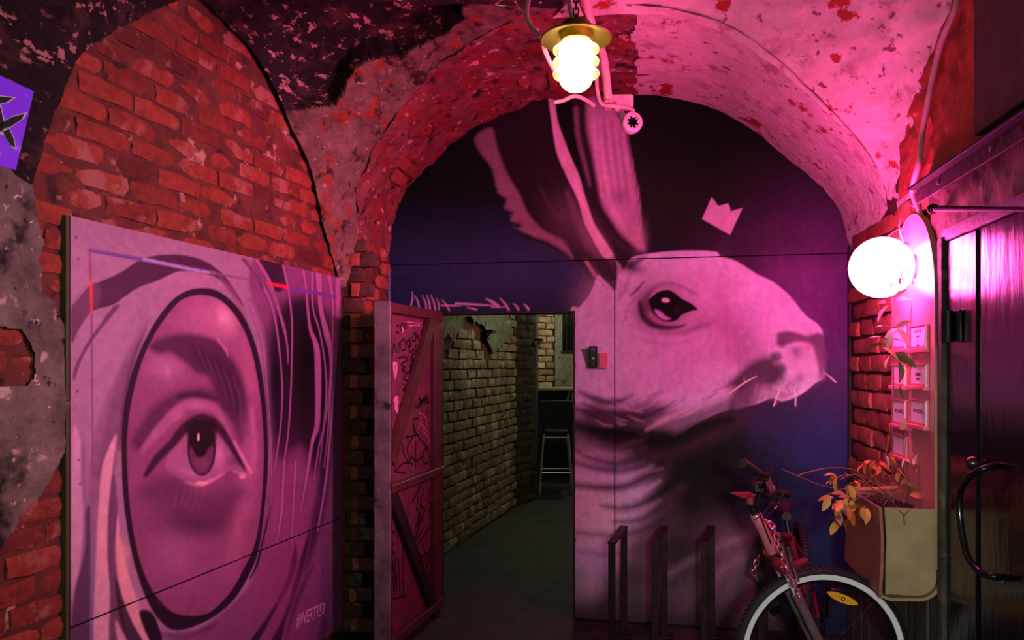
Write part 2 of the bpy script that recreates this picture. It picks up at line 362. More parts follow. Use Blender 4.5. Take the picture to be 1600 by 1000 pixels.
def paint_mural(x, y):
    P = Painter(x, y, (16, 28, 22))
    K = (14, 22, 18); Lt = (232, 216, 248); Md = (188, 150, 182); Dm = (112, 84, 108); Dk = (58, 42, 54)
    # night background
    P.blob(700, 440, 260, 90, (40, 56, 88), .95); P.blob(800, 430, 170, 70, (52, 66, 102), .85); P.blob(640, 450, 60, 60, (34, 50, 88), .7)
    P.blob(1050, 330, 120, 80, (40, 42, 30), .7); P.blob(1280, 480, 110, 150, (120, 70, 132), .95)
    P.blob(1240, 430, 70, 50, (124, 72, 134), .5); P.blob(1320, 560, 50, 110, (104, 60, 124), .8)
    P.blob(1190, 380, 120, 36, (64, 44, 68), .6)
    P.blob(1295, 820, 85, 230, (44, 58, 98), .95); P.blob(1210, 760, 60, 100, (34, 44, 74), .7); P.blob(1280, 700, 70, 60, (56, 64, 130), .6)
    P.blob(1180, 660, 30, 30, (84, 66, 140), .3)
    # body
    P.poly([(890, 640), (960, 640), (1030, 690), (1042, 745), (1080, 770), (1120, 800), (1185, 840), (1180, 905), (1190, 985), (890, 985)], (132, 104, 128), 34)
    P.poly([(885, 650), (945, 668), (985, 700), (1005, 745), (1010, 800), (975, 850), (965, 905), (885, 925)], Lt, 26, .85)
    P.blob(925, 800, 42, 40, (250, 228, 238), .8); P.blob(925, 720, 40, 30, (226, 190, 218), .5)
    P.blob(1060, 860, 60, 55, K, .85, -20); P.blob(1080, 780, 52, 60, K, .95); P.blob(1110, 720, 62, 75, K, 1); P.blob(1040, 700, 45, 30, K, .95)
    P.blob(1180, 770, 60, 60, (26, 24, 36), .8)
    for (a, b, w, al) in [((1035, 905), (1165, 838), 10, .7), ((1090, 925), (1180, 860), 8, .6), ((1060, 960), (1120, 910), 16, .35)]:
        P.stroke([a, ((a[0]+b[0])/2, (a[1]+b[1])/2-6), b], [2, w, 2], (176, 138, 168), 12, al)
    P.blob(930, 985, 120, 60, (40, 38, 38), .75); P.blob(1090, 985, 120, 60, (26, 26, 28), .85); P.blob(975, 900, 30, 24, (70, 54, 66), .45); P.blob(1000, 905, 60, 14, (70, 54, 66), .4)
    # neck folds
    rnd = random.Random(4)
    for (pts, w, c, al, fe) in [
        ([(898, 655), (925, 672), (955, 684), (990, 688)], [14, 26, 34], K, .95, 12), ([(905, 640), (940, 652), (975, 655), (1010, 655)], [10, 20, 20], Dk, .85, 10),
        ([(898, 702), (925, 716), (965, 724), (1010, 712)], [6, 10, 18], Dk, .85, 8), ([(898, 722), (930, 731), (970, 735), (1035, 726)], [6, 10, 14], K, .8, 8),
        ([(898, 758), (940, 762), (975, 760), (1010, 745), (1045, 728)], [6, 12, 12, 12], Dk, .9, 8), ([(940, 790), (980, 794), (1020, 778), (1060, 748)], [2, 9, 14, 18], K, .85, 8),
        ([(960, 815), (1000, 812), (1035, 790), (1065, 762)], [3, 10, 16], Dk, .85, 8), ([(900, 832), (960, 836), (1010, 826), (1050, 800)], [3, 9, 16], Dk, .7, 9),
        ([(900, 862), (960, 866), (1020, 850)], [3, 7, 14], Dm, .5, 8),
        ([(900, 688), (925, 700), (960, 708), (985, 704)], [4, 7, 3], Lt, .7, 5), ([(900, 745), (940, 750), (980, 744), (1020, 728)], [5, 7, 2], Lt, .5, 6),
        ([(965, 775), (1000, 770), (1030, 752)], [5, 9, 2], Lt, .55, 6), ([(965, 800), (1000, 798), (1030, 782)], [5, 7, 2], Md, .5, 6), ([(910, 708), (930, 712)], [3, 2], (255, 235, 245), .5, 4),
        ([(968, 735), (1000, 738), (1035, 732)], [3, 5, 2], Md, .5, 5), ([(965, 700), (990, 690), (1010, 685)], [6, 9, 2], Md, .6, 6)]:
        P.stroke(pts, w, c, fe, al)
    # back ear (left)
    P.poly([(742, 215), (752, 240), (770, 262), (782, 300), (800, 325), (798, 340), (815, 352), (812, 368), (850, 382), (880, 397), (905, 412), (925, 440), (958, 452), (970, 430), (962, 400), (948, 380), (925, 340), (908, 300), (880, 240), (862, 150), (852, 130), (790, 150)], (38, 30, 34), 2.5)
    P.poly([(742, 215), (752, 240), (768, 262), (779, 300), (792, 310), (789, 325), (802, 332), (798, 345), (815, 350), (813, 360), (836, 370), (858, 378), (880, 392), (896, 404), (880, 376), (850, 360), (826, 335), (812, 305), (800, 285), (786, 258), (775, 225), (768, 200)], (150, 118, 136), 4, .85)
    for (ax, ay) in [(783, 306), (780, 296), (795, 330), (803, 342), (812, 362), (825, 368), (840, 375)]:
        P.stroke([(ax+20, ay-5), (ax+6, ay-4), (ax-8, ay-6)], [5, 3, .5], (150, 118, 136), 1.5, .6)
    P.blob(895, 345, 36, 46, (112, 86, 104), .55, -30); P.stroke([(845, 295), (858, 320), (880, 345)], 3, (98, 76, 92), 5, .5)
    P.stroke([(886, 300), (905, 345), (925, 380), (945, 400)], [2, 12, 22, 18], (128, 98, 118), 8, .7); P.blob(935, 375, 22, 30, (150, 116, 138), .4, -30)
    # front edge of the back ear
    P.poly([(857, 150), (866, 158), (871, 188), (882, 220), (893, 248), (905, 275), (912, 300), (920, 325), (930, 352), (945, 375), (960, 400), (975, 425), (962, 432), (952, 410), (940, 398), (925, 372), (912, 345), (904, 315), (890, 285), (876, 255), (868, 230), (862, 190)], (226, 186, 214), 1.8)
    P.stroke([(866, 200), (874, 235), (895, 275), (911, 315), (925, 350), (946, 384)], [1, 2, 2, 1], (250, 226, 240), 2, .5)
    # front ear
    P.poly([(868, 135), (897, 165), (899, 205), (905, 245), (915, 290), (925, 325), (945, 360), (962, 392), (975, 408), (1000, 398), (1010, 392), (1000, 366), (1004, 340), (998, 330), (997, 300), (989, 280), (990, 262), (983, 240), (975, 190), (990, 150), (985, 135)], (44, 34, 40), 2)
    P.poly([(920, 150), (918, 200), (926, 240), (934, 285), (942, 320), (960, 350), (975, 370), (1006, 392), (1002, 366), (1000, 335), (996, 300), (988, 262), (981, 225), (975, 195), (955, 165)], (196, 156, 184), 6, .92)
    P.stroke([(900, 170), (903, 210), (915, 262), (922, 290)], [7, 6, 2], (150, 116, 140), 4, .7)
    P.stroke([(930, 190), (938, 250), (955, 320), (975, 355)], [10, 14, 8], (232, 196, 222), 8, .5)
    for k in range(9):
        xx = 925+k*6; P.stroke([(xx, 175+k*3), (xx+6, 245), (xx+16, 310+k*2)], [1, 3, 1], (130, 98, 122) if k % 2 else (226, 190, 216), 2.5, .4)
    for (ax, ay) in [(988, 262), (991, 285), (997, 305), (999, 330), (1001, 352)]: P.stroke([(ax-8, ay+14), (ax-1, ay+6), (ax+1, ay-14)], [5, 3, .5], (190, 150, 178), 1.4, .9)
    P.blob(969, 308, 13, 13, (120, 92, 116), .45); P.blob(1000, 375, 10, 24, (226, 186, 214), .5)
    P.stroke([(930, 330), (950, 365), (985, 392), (1004, 396)], [6, 12, 10, 3], (66, 48, 60), 6, .8); P.blob(940, 150, 26, 22, (80, 60, 74), .5)
    # head
    head = [(890, 495), (905, 480), (918, 465), (928, 446), (934, 430), (955, 440), (975, 420), (985, 404), (1010, 397), (1060, 392), (1116, 393), (1126, 401), (1150, 408), (1182, 428), (1205, 439), (1232, 460), (1258, 492), (1279, 508), (1288, 530), (1286, 565), (1288, 588), (1272, 600), (1258, 612), (1240, 622), (1222, 626), (1205, 622), (1180, 632), (1140, 640), (1100, 656), (1055, 682), (1020, 686), (975, 672), (930, 668), (890, 650)]
    P.poly(head, Lt, 1.6)
    P.poly([(882, 640), (905, 648), (930, 632), (965, 640), (1010, 625), (1065, 640), (1130, 622), (1150, 600), (1185, 640), (1120, 690), (1020, 720), (880, 690)], (62, 44, 58), 14, .75)
    P.stroke([(1140, 655), (1095, 668), (1060, 685), (1020, 690)], [12, 22, 26], K, 8, .9)
    P.stroke([(900, 664), (950, 672), (1000, 676), (1040, 682)], [16, 26, 22], K, 12, .9)
    P.stroke([(905, 612), (935, 626), (962, 628), (988, 618)], [3, 11, 9, 2], (70, 48, 64), 6, .9)
    P.stroke([(900, 640), (930, 646), (960, 650), (1000, 652), (1035, 640)], [10, 20, 22, 18, 4], (44, 30, 40), 8, .8); P.stroke([(905, 632), (935, 638), (965, 640)], [2, 5, 2], (180, 140, 168), 4, .5)
    for k in range(34):
        a0 = rnd.uniform(905, 1120); b0 = 622+rnd.uniform(-6, 38)-max(0, a0-1050)*.1; ln = rnd.uniform(16, 48); sl = (-.5 if a0 > 985 else .35)
        P.stroke([(a0, b0), (a0+ln/2, b0+sl*ln/2+2), (a0+ln, b0+sl*ln)], [1, rnd.uniform(2, 5), 1], rnd.choice([(82, 60, 80), (110, 80, 104), (236, 204, 226), (60, 44, 56)]), 3, .55)
    P.stroke([(1010, 672), (1040, 655), (1075, 640)], [2, 9, 2], (240, 208, 232), 5, .7)
    # cheek and muzzle
    P.blob(1150, 525, 44, 44, (164, 108, 150), .65); P.blob(1128, 480, 22, 55, (190, 138, 178), .6); P.blob(1165, 555, 44, 26, (140, 90, 130), .6); P.blob(1080, 560, 90, 40, (216, 170, 204), .5); P.blob(1100, 600, 70, 24, (190, 140, 176), .4); P.blob(1085, 440, 50, 24, (214, 170, 202), .4)
    P.blob(935, 470, 34, 40, (226, 196, 218), .5)
    P.poly([(1150, 610), (1140, 600), (1158, 578), (1180, 562), (1205, 558), (1216, 572), (1226, 590), (1210, 604), (1190, 606), (1170, 628), (1140, 640)], (58, 38, 54), 9, .92)
    P.ell(1213, 558, 9, 8, (60, 40, 56), 5, .8); P.ell(1220, 576, 9, 9, (66, 44, 60), 5, .8)
    P.poly([(1214, 528), (1216, 520), (1230, 517), (1246, 520), (1262, 524), (1280, 520), (1292, 530), (1290, 560), (1282, 585), (1275, 560), (1268, 540), (1250, 534), (1232, 538), (1222, 543), (1214, 538)], (96, 56, 88), 4, .88)
    P.blob(1250, 555, 22, 18, (196, 146, 190), .6); P.blob(1262, 578, 16, 18, (240, 200, 232), .7); P.blob(1243, 548, 10, 8, (130, 90, 126), .6); P.blob(1235, 600, 12, 10, (150, 108, 146), .5); P.blob(1250, 590, 8, 10, (128, 88, 124), .6)
    P.blob(1262, 542, 8, 6, (220, 120, 140), .6); P.ell(1266, 561, 1.3, 1.3, (255, 240, 250), .8)
    P.stroke([(1283, 532), (1288, 555), (1284, 588)], [3, 6, 10], (146, 96, 140), 4, .8); P.blob(1283, 589, 6, 5, (200, 150, 190), .6)
    P.poly([(1150, 620), (1185, 596), (1210, 606), (1235, 612), (1248, 606), (1236, 620), (1222, 626), (1204, 624), (1175, 630), (1150, 640)], (136, 100, 130), 5, .6)
    for k in range(22):
        a0 = rnd.uniform(1160, 1240); b0 = rnd.uniform(590, 622); P.stroke([(a0, b0), (a0+rnd.uniform(-6, 8), b0+rnd.uniform(5, 10))], 1.4, rnd.choice([(90, 60, 84), (210, 170, 204)]), 2, .5)
    P.stroke([(1212, 620), (1222, 626), (1240, 618)], [1, 2, 1], (236, 196, 226), 2, .7)
    P.stroke([(1205, 507), (1225, 505), (1252, 512)], [1, 2, 1], (255, 235, 248), 2, .4); P.blob(1275, 512, 8, 4, (255, 236, 248), .5, 30)
    # brow, forehead shading
    P.blob(985, 418, 22, 10, (66, 46, 60), .9, 10); P.stroke([(962, 402), (985, 412), (1008, 402)], [10, 12, 3], (54, 38, 50), 4, .8)
    P.poly([(930, 408), (962, 408), (962, 452), (950, 444), (938, 430)], (60, 44, 54), 3, .92); P.stroke([(916, 408), (930, 430), (950, 452)], [5, 5, 1], (200, 160, 190), 2.5, .8)
    P.stroke([(1006, 440), (996, 452), (985, 462)], [2, 5, 2], (74, 48, 66), 2.5, .9); P.stroke([(985, 428), (975, 455), (968, 468)], [2, 5, 2], (150, 106, 140), 5, .6)
    P.stroke([(995, 465), (982, 480), (976, 500)], [2, 4, 2], (170, 120, 156), 4, .5); P.stroke([(970, 440), (968, 460)], 5, (160, 120, 150), 4, .4)
    # eye
    P.blob(1042, 484, 56, 44, (170, 112, 158), .8); P.blob(1030, 482, 34, 30, (120, 76, 106), .75); P.blob(1095, 498, 30, 20, (176, 112, 156), .5); P.blob(1010, 478, 16, 26, (90, 60, 80), .75, 10); P.stroke([(1000, 474), (1006, 496), (1024, 509), (1050, 512), (1070, 508)], [7, 11, 9, 3], (44, 28, 40), 3.5, .9)
    P.stroke([(1006, 470), (1020, 452), (1040, 443), (1064, 448), (1090, 462)], [10, 5, 4, 2], (120, 80, 108), 5, .6)
    P.stroke([(1030, 520), (1064, 520), (1095, 510), (1112, 504)], [3, 7, 8, 3], (140, 88, 124), 7, .7); P.stroke([(985, 522), (1020, 535), (1060, 537), (1090, 526)], [2, 4, 4, 2], (186, 132, 170), 5, .5)
    P.poly([(1014, 470), (1022, 460), (1038, 453), (1050, 455), (1066, 467), (1080, 474), (1090, 484), (1080, 486), (1066, 492), (1056, 501), (1043, 503), (1030, 498), (1020, 487)], (16, 13, 16), 1.4)
    P.stroke([(1016, 464), (1030, 452), (1048, 451), (1066, 462)], [2, 3, 3, 1], (205, 158, 190), 1.8, .9)
    P.stroke([(1015, 488), (1024, 500), (1040, 506), (1056, 504), (1070, 494)], [3, 4, 4, 2], (180, 128, 160), 2, .85)
    P.poly([(1023, 484), (1028, 493), (1038, 499.5), (1048, 498), (1040, 494), (1031, 486)], (226, 160, 226), 1.8, .95)
    P.ell(1040, 469, 6.3, 3.6, (255, 226, 240), .9, 1, 6); P.ell(1057, 484, 4, 6, (50, 36, 48), 2, .7)
    # whiskers, crown, painted grass
    for w in ([(1182, 588), (1160, 600), (1140, 615)], [(1220, 603), (1215, 618), (1209, 634)], [(1240, 607), (1243, 620), (1243, 634)], [(1290, 583), (1298, 590), (1306, 597)]):
        P.stroke(w, [1.2, 2.2, 1.8], (255, 225, 235), .9)
    P.poly([(1112, 308), (1122, 322), (1138, 318), (1142, 330), (1160, 325), (1141, 367), (1097, 342)], (232, 196, 222), 1, 1, False)
    for (a, b, w) in [((642, 478), (644, 456), 2), ((655, 481), (648, 462), 2), ((666, 482), (660, 462), 2), ((672, 483), (666, 460), 2.4), ((680, 484), (673, 461), 2.4), ((686, 484), (682, 466), 2), ((702, 485), (690, 468), 2), ((712, 474), (780, 478), 3), ((690, 477), (722, 478), 2.2), ((778, 478), (758, 466), 5), ((795, 484), (780, 465), 3.4), ((810, 484), (802, 474), 3), ((826, 484), (818, 475), 3.4), ((745, 484), (728, 480), 2.4), ((768, 480), (790, 480), 1.6)]:
        P.stroke([a, ((a[0]+b[0])/2+1.5, (a[1]+b[1])/2), b], [w, w, .6], (232, 196, 226), 1, .9)
    P.ell(924.6, 688, 1.3, 1.3, (16, 14, 16), .8)
    P.grain(.13, .045, 5); P.grain(.10, .16, 9, (1, .35))
    return P.c

def paint_eye(x, y):
    B = (168, 132, 160); P = Painter(x, y, B)
    D1 = (78, 44, 74); D2 = (122, 84, 116); D3 = (42, 26, 42); LP = (214, 164, 190)
    P.blob(150, 560, 60, 120, (176, 140, 168), .6); P.blob(210, 360, 120, 30, (150, 118, 140), .5); P.blob(300, 440, 80, 30, (190, 132, 166), .6)
    for k in range(14):
        a0 = 125+k*14; P.stroke([(a0, 352+k*4), (a0+10, 372+k*3), (a0+36, 380+k*4)], [1, 2.4, 1], (186, 160, 180) if k % 2 else (136, 104, 130), 2, .35)
    # hood bands
    P.poly([(112, 480), (117, 474), (140, 446), (154, 441), (189, 425), (217, 407), (245, 399), (280, 398), (308, 403), (329, 413), (350, 430), (366, 452), (381, 478), (372, 470), (343, 437), (315, 426), (297, 424), (276, 425), (245, 439), (217, 449), (196, 463), (175, 477), (143, 487), (122, 516), (112, 535)], D1, 1.2)
    P.poly([(112, 480), (130, 455), (152, 442), (156, 470), (143, 487), (122, 516), (112, 535)], D2, 6, .6)
    P.poly([(115, 578), (133, 540), (154, 510), (176, 480), (187, 478), (165, 506), (145, 532), (128, 562), (116, 595)], (112, 74, 108), 1.4)
    P.poly([(340, 428), (362, 448), (378, 475), (392, 515), (405, 560), (415, 620), (420, 700), (408, 600), (392, 530), (375, 490), (355, 455)], (150, 94, 132), 3, .6)
    # left falling folds
    P.poly([(232, 500), (205, 540), (180, 590), (166, 620), (152, 660), (142, 720), (136, 800), (134, 860), (120, 905), (112, 935), (112, 1010), (170, 1010), (172, 900), (174, 820), (176, 760), (184, 690), (200, 620), (214, 560)], (138, 98, 130), 5, .75)
    P.poly([(222, 530), (206, 570), (196, 630), (186, 690), (176, 740), (160, 760), (150, 740), (160, 690), (172, 630), (196, 570)], (122, 84, 114), 6, .6)
    P.poly([(113, 680), (126, 690), (126, 740), (130, 800), (126, 870), (116, 920), (112, 920)], (206, 166, 190), 2.5)
    P.poly([(126, 700), (134, 700), (134, 790), (130, 860), (122, 910), (118, 930), (128, 860), (131, 800)], (150, 112, 142), 2, .8)
    P.poly([(134, 800), (142, 800), (144, 900), (146, 1010), (112, 1010), (116, 935), (132, 860)], (88, 62, 86), 2.5, .9)
    P.poly([(142, 780), (146, 840), (148, 920), (149, 1010), (141, 1010), (141, 900)], (140, 126, 166), 1.6, .8)
    P.poly([(170, 700), (182, 680), (176, 730), (170, 790), (168, 860), (172, 930), (170, 1010), (147, 1010), (149, 900), (151, 850), (154, 800), (158, 740)], (226, 176, 190), 2.5)
    P.blob(160, 840, 9, 46, (242, 182, 180), .7)
    P.poly([(178, 740), (184, 800), (180, 860), (186, 930), (202, 1010), (172, 1010), (172, 930), (168, 860), (170, 790)], (110, 74, 106), 2, .9)
    P.poly([(184, 803), (188, 840), (196, 880), (212, 930), (234, 975), (252, 1010), (232, 1010), (204, 968), (188, 920), (181, 860)], (236, 176, 184), 1.6)
    P.blob(192, 870, 8, 26, (248, 186, 172), .7); P.poly([(212, 925), (236, 950), (262, 1010), (240, 1010), (222, 970)], (196, 140, 176), 3, .8)
    P.poly([(180, 900), (190, 930), (206, 970), (226, 1010), (206, 1010), (186, 965)], (58, 36, 56), 2, .9); P.poly([(180, 970), (190, 985), (200, 1010), (186, 1010)], (220, 164, 190), 1.6)
    # right side: deep folds and strands
    P.poly([(398, 402), (432, 405), (536, 432), (536, 1010), (262, 1010), (310, 985), (385, 920), (405, 850), (424, 700), (424, 600), (412, 520), (390, 450)], (136, 72, 122), 4, .9)
    P.poly([(405, 405), (440, 412), (446, 448), (430, 455), (415, 430)], (60, 34, 58), 2.5)
    P.poly([(418, 540), (426, 500), (446, 470), (478, 460), (500, 480), (520, 500), (524, 560), (520, 640), (512, 690), (490, 740), (470, 700), (440, 720), (424, 690), (420, 620)], (30, 22, 32), 14, .95)
    P.blob(480, 560, 26, 90, (14, 12, 18), 1); P.blob(430, 600, 12, 60, (18, 14, 22), .9); P.blob(510, 680, 10, 70, (22, 16, 28), .8)
    P.poly([(505, 690), (515, 700), (512, 770), (500, 830), (484, 880), (474, 900), (480, 850), (492, 780), (498, 740)], (44, 26, 50), 6, .8)
    P.poly([(476, 850), (484, 830), (476, 880), (462, 930), (446, 975), (436, 1010), (420, 1010), (444, 960), (462, 900)], (44, 24, 46), 2.4, .95)
    P.poly([(462, 850), (464, 880), (452, 915), (430, 955), (405, 1000), (395, 1010), (385, 1010), (420, 960), (446, 910), (456, 870)], (44, 24, 46), 2, .95)
    P.poly([(492, 880), (482, 905), (466, 945), (452, 985), (446, 1000), (462, 930)], (66, 38, 70), 3, .8); P.poly([(505, 960), (512, 950), (506, 1010), (494, 1010)], (70, 40, 74), 3, .8)
    P.blob(440, 900, 30, 70, (156, 70, 116), .6); P.blob(450, 770, 26, 60, (150, 66, 118), .6); P.blob(500, 960, 26, 60, (130, 74, 138), .6); P.blob(470, 440, 20, 24, (140, 80, 134), .6)
    SL = (182, 112, 168)
    strands = [([(385, 408), (402, 432), (420, 465), (430, 500), (438, 560), (441, 610), (439, 660), (434, 700), (430, 730)], [4, 6, 4, 3, 2, 2, 2, 2, 2]),
        ([(400, 405), (420, 438), (436, 485), (446, 520), (450, 560)], [5, 5, 4, 3, 1]), ([(416, 440), (430, 470), (442, 510), (449, 540), (450, 568)], [2, 2, 2, 2, 1]),
        ([(443, 415), (450, 450), (456, 500), (456, 560), (454, 620), (450, 680), (444, 720), (440, 760)], [4, 3, 2.4, 2, 2, 2, 2, 1]),
        ([(474, 422), (478, 450), (484, 510), (494, 540), (497, 580), (496, 660), (488, 690), (480, 740), (470, 800)], [4, 3, 4, 8, 10, 8, 5, 4, 2]),
        ([(488, 424), (489, 480), (500, 520), (508, 570), (510, 620), (505, 670), (498, 700), (490, 750)], [4, 2, 2, 2, 3, 2, 2, 1]),
        ([(498, 427), (501, 480), (510, 520), (518, 560), (514, 620), (506, 670), (500, 720)], [10, 6, 9, 6, 3, 2, 1]), ([(514, 430), (520, 470), (521, 520), (517, 600), (512, 680), (506, 730)], [6, 3, 5, 3, 2, 1]),
        ([(528, 434), (527, 500), (522, 600), (516, 680), (508, 760), (496, 830)], [8, 6, 4, 3, 4, 2]), ([(390, 470), (402, 505), (412, 545), (417, 600), (421, 660), (424, 720), (424, 780), (416, 850)], [5, 6, 4, 2, 2, 2, 1, 1]),
        ([(444, 720), (440, 800), (430, 860)], [3, 4, 1]), ([(462, 720), (458, 800), (455, 860)], [3, 3, 1])]
    for p, w in strands:
        P.stroke(p, [q+2.4 for q in w], (58, 30, 58), 1.6, .5); P.stroke(p, w, SL, 1, .92)
    P.stroke([(380, 405), (402, 432), (410, 450)], 5, (96, 54, 88), 1.5, .8)
    P.stroke([(424, 790), (414, 830), (402, 880), (390, 905)], [1, 3, 4, 2], (50, 28, 48), 1.2)
    # face inside the oval
    inner = [(300, 463), (318, 461), (345, 470), (372, 500), (392, 545), (405, 610), (411, 670), (412, 720), (408, 790), (398, 850), (380, 890), (360, 925), (330, 955), (300, 962), (268, 955), (240, 925), (220, 880), (207, 820), (200, 750), (199, 680), (207, 620), (222, 565), (240, 525), (262, 492), (282, 470)]
    outer = [(290, 455), (318, 450), (345, 457), (377, 488), (400, 540), (412, 600), (418, 670), (419, 730), (414, 790), (404, 860), (386, 905), (360, 943), (320, 972), (275, 985), (248, 968), (226, 930), (207, 870), (195, 800), (190, 730), (191, 660), (201, 600), (220, 545), (243, 502), (266, 472)]
    P.poly([(228, 515), (212, 560), (198, 640), (190, 700), (184, 690), (196, 600), (212, 545)], D1, 3, .6)
    P.poly([(228, 958), (250, 985), (300, 985), (340, 970), (330, 984), (290, 998), (262, 1000), (245, 990)], (96, 60, 94), 4, .7)
    P.poly(outer, D3, 1.2); P.poly([(240, 960), (256, 1010), (240, 1010), (226, 985), (218, 955)], D3, 2)
    P.poly(inner, (146, 82, 122), 1.2)
    i0 = P.c.copy()
    P.blob(330, 500, 60, 50, (200, 124, 164), .8); P.blob(352, 496, 14, 22, (240, 176, 204), .85, -20); P.blob(390, 590, 22, 60, (196, 112, 154), .7)
    P.blob(258, 572, 34, 26, (186, 124, 168), .8); P.blob(262, 580, 6, 12, (206, 150, 190), .6); P.blob(225, 640, 22, 40, (150, 92, 130), .5)
    P.poly([(232, 540), (262, 524), (300, 522), (336, 530), (352, 545), (372, 575), (384, 610), (388, 660), (382, 690), (366, 660), (348, 640), (336, 615), (326, 588), (306, 582), (288, 566), (266, 552), (246, 552)], (82, 44, 70), 7, .95)
    P.poly([(300, 540), (340, 560), (364, 590), (382, 625), (384, 660), (358, 640), (342, 605), (322, 580)], (60, 34, 54), 10, .75)
    for k in range(10): P.stroke([(300+k*7, 535+k*6), (312+k*7, 560+k*7), (332+k*5, 590+k*8)], [1, 3, 1], (130, 76, 108) if k % 2 else (62, 34, 54), 3, .5)
    P.stroke([(340, 530), (352, 545), (356, 556)], [2, 4, 1], (214, 140, 176), 2.5, .8); P.blob(388, 720, 16, 70, (196, 118, 166), .7); P.stroke([(393, 640), (398, 690), (396, 735)], [3, 7, 4], (216, 140, 184), 5, .6)
    P.stroke([(218, 690), (246, 650), (276, 622), (310, 612), (345, 622), (362, 645), (376, 690)], [26, 30, 16, 12, 12, 10, 3], (84, 46, 74), 9, .85)
    P.stroke([(278, 620), (310, 617), (338, 624)], [6, 9, 5], (44, 26, 40), 4, .8)
    P.stroke([(222, 705), (246, 676), (270, 650), (290, 634), (312, 632), (336, 640), (352, 665), (368, 700), (386, 728), (393, 738)], [8, 16, 18, 15, 13, 12, 9, 6, 5, 4], (176, 108, 150), 4, .95)
    P.blob(306, 634, 14, 7, (208, 138, 184), .6); P.blob(276, 648, 12, 8, (200, 128, 172), .5)
    P.poly([(258, 725), (270, 700), (286, 678), (302, 666), (332, 664), (346, 678), (360, 700), (376, 722), (384, 733), (366, 734), (350, 738), (336, 747), (315, 755), (290, 752), (268, 742)], (170, 108, 150), 3)
    P.blob(280, 722, 14, 18, (172, 112, 154), .7); P.blob(342, 712, 8, 20, (226, 156, 190), .8); P.blob(300, 738, 16, 8, (206, 140, 190), .7); P.blob(366, 720, 10, 8, (110, 60, 92), .7)
    P.stroke([(228, 742), (246, 716), (268, 694), (290, 668), (314, 656), (338, 664), (358, 692), (376, 722), (383, 734)], [8, 13, 13, 16, 20, 15, 11, 8, 3], (52, 28, 44), 3.5, .95)
    P.ell(315, 700, 22.5, 44, (36, 18, 32), 1.4); P.ell(315, 702, 19, 39, (112, 66, 96), 2.5); P.ell(313, 692, 13, 24, (34, 20, 28), 3); P.poly([(294, 660), (336, 660), (336, 690), (326, 700), (300, 700), (294, 690)], (34, 20, 28), 4, .95)
    P.ell(310, 683, 1.8, 6, (255, 214, 224), 1); P.ell(315, 724, 12, 9, (128, 78, 108), 4, .6)
    P.stroke([(290, 753), (312, 757), (332, 750), (350, 740)], [3, 7, 5, 2], (226, 152, 184), 2.2, .9); P.ell(315, 755, 9, 3, (252, 186, 200), 2, .9); P.ell(379, 744, 5, 5, (250, 176, 196), 2.2, .9); P.stroke([(366, 736), (378, 741)], 4, (210, 140, 170), 2.5, .8)
    P.stroke([(366, 690), (380, 716), (392, 738)], [3, 5, 5], (232, 160, 192), 2.2, .85)
    P.stroke([(226, 770), (262, 768), (300, 800), (340, 795), (376, 770)], [20, 50, 70, 56, 20], (98, 54, 84), 16, .75); P.blob(302, 822, 62, 18, (76, 42, 66), .75); P.blob(250, 800, 24, 26, (104, 62, 92), .5)
    for k in range(5): P.stroke([(280+k*10, 760), (272+k*10, 790)], [1, 3], (150, 92, 130), 3, .35)
    P.blob(270, 868, 36, 40, (172, 112, 156), .6); P.blob(320, 885, 50, 40, (160, 92, 136), .5); P.blob(372, 830, 14, 60, (196, 118, 156), .6, 12)
    m = Painter(x, y, (0, 0, 0)); m.poly(inner, (255, 255, 255), 1.2); k = m.c[:, :1]; P.c = P.c*k+i0*(1-k)
    # thin frame drawn round the picture
    P.stroke([(139, 391), (185, 399), (231, 407)], 5.5, (112, 74, 160), 1.2, .95, False); P.stroke([(225, 405), (300, 421), (336, 427)], [5, 5, 4], (182, 160, 226), 1.4, .95, False); P.stroke([(330, 426), (372, 434), (400, 438)], [4, 3, 1.5], (134, 96, 120), 1.4, .9, False)
    P.stroke([(419, 443), (440, 447), (455, 450)], [4, 5, 3], (255, 40, 60), 1.6, 1, False); P.stroke([(452, 450), (490, 457), (523, 464)], [4, 5, 5], (120, 66, 176), 1.4, .95, False)
    P.stroke([(140, 392), (142, 440)], [3, 4], (170, 66, 96), 1.2, .95, False); P.stroke([(142, 440), (143, 490)], [4, 3], (255, 70, 60), 1.6, .95, False); P.stroke([(143, 490), (144, 600), (145, 740)], [3, 2.4, 1.4], (118, 66, 128), 1.2, .9, False)
    for q in ((119, 371), (122, 404), (121, 611), (123, 719), (125, 756)): P.ell(q[0], q[1], 1.6, 2, (24, 16, 22), .8)
    P.stroke([(500, 640), (498, 800), (508, 960)], 1.6, (110, 60, 150), 1.5, .3)
    P.grain(.10, .05, 5); P.grain(.07, .15)
    return P.c

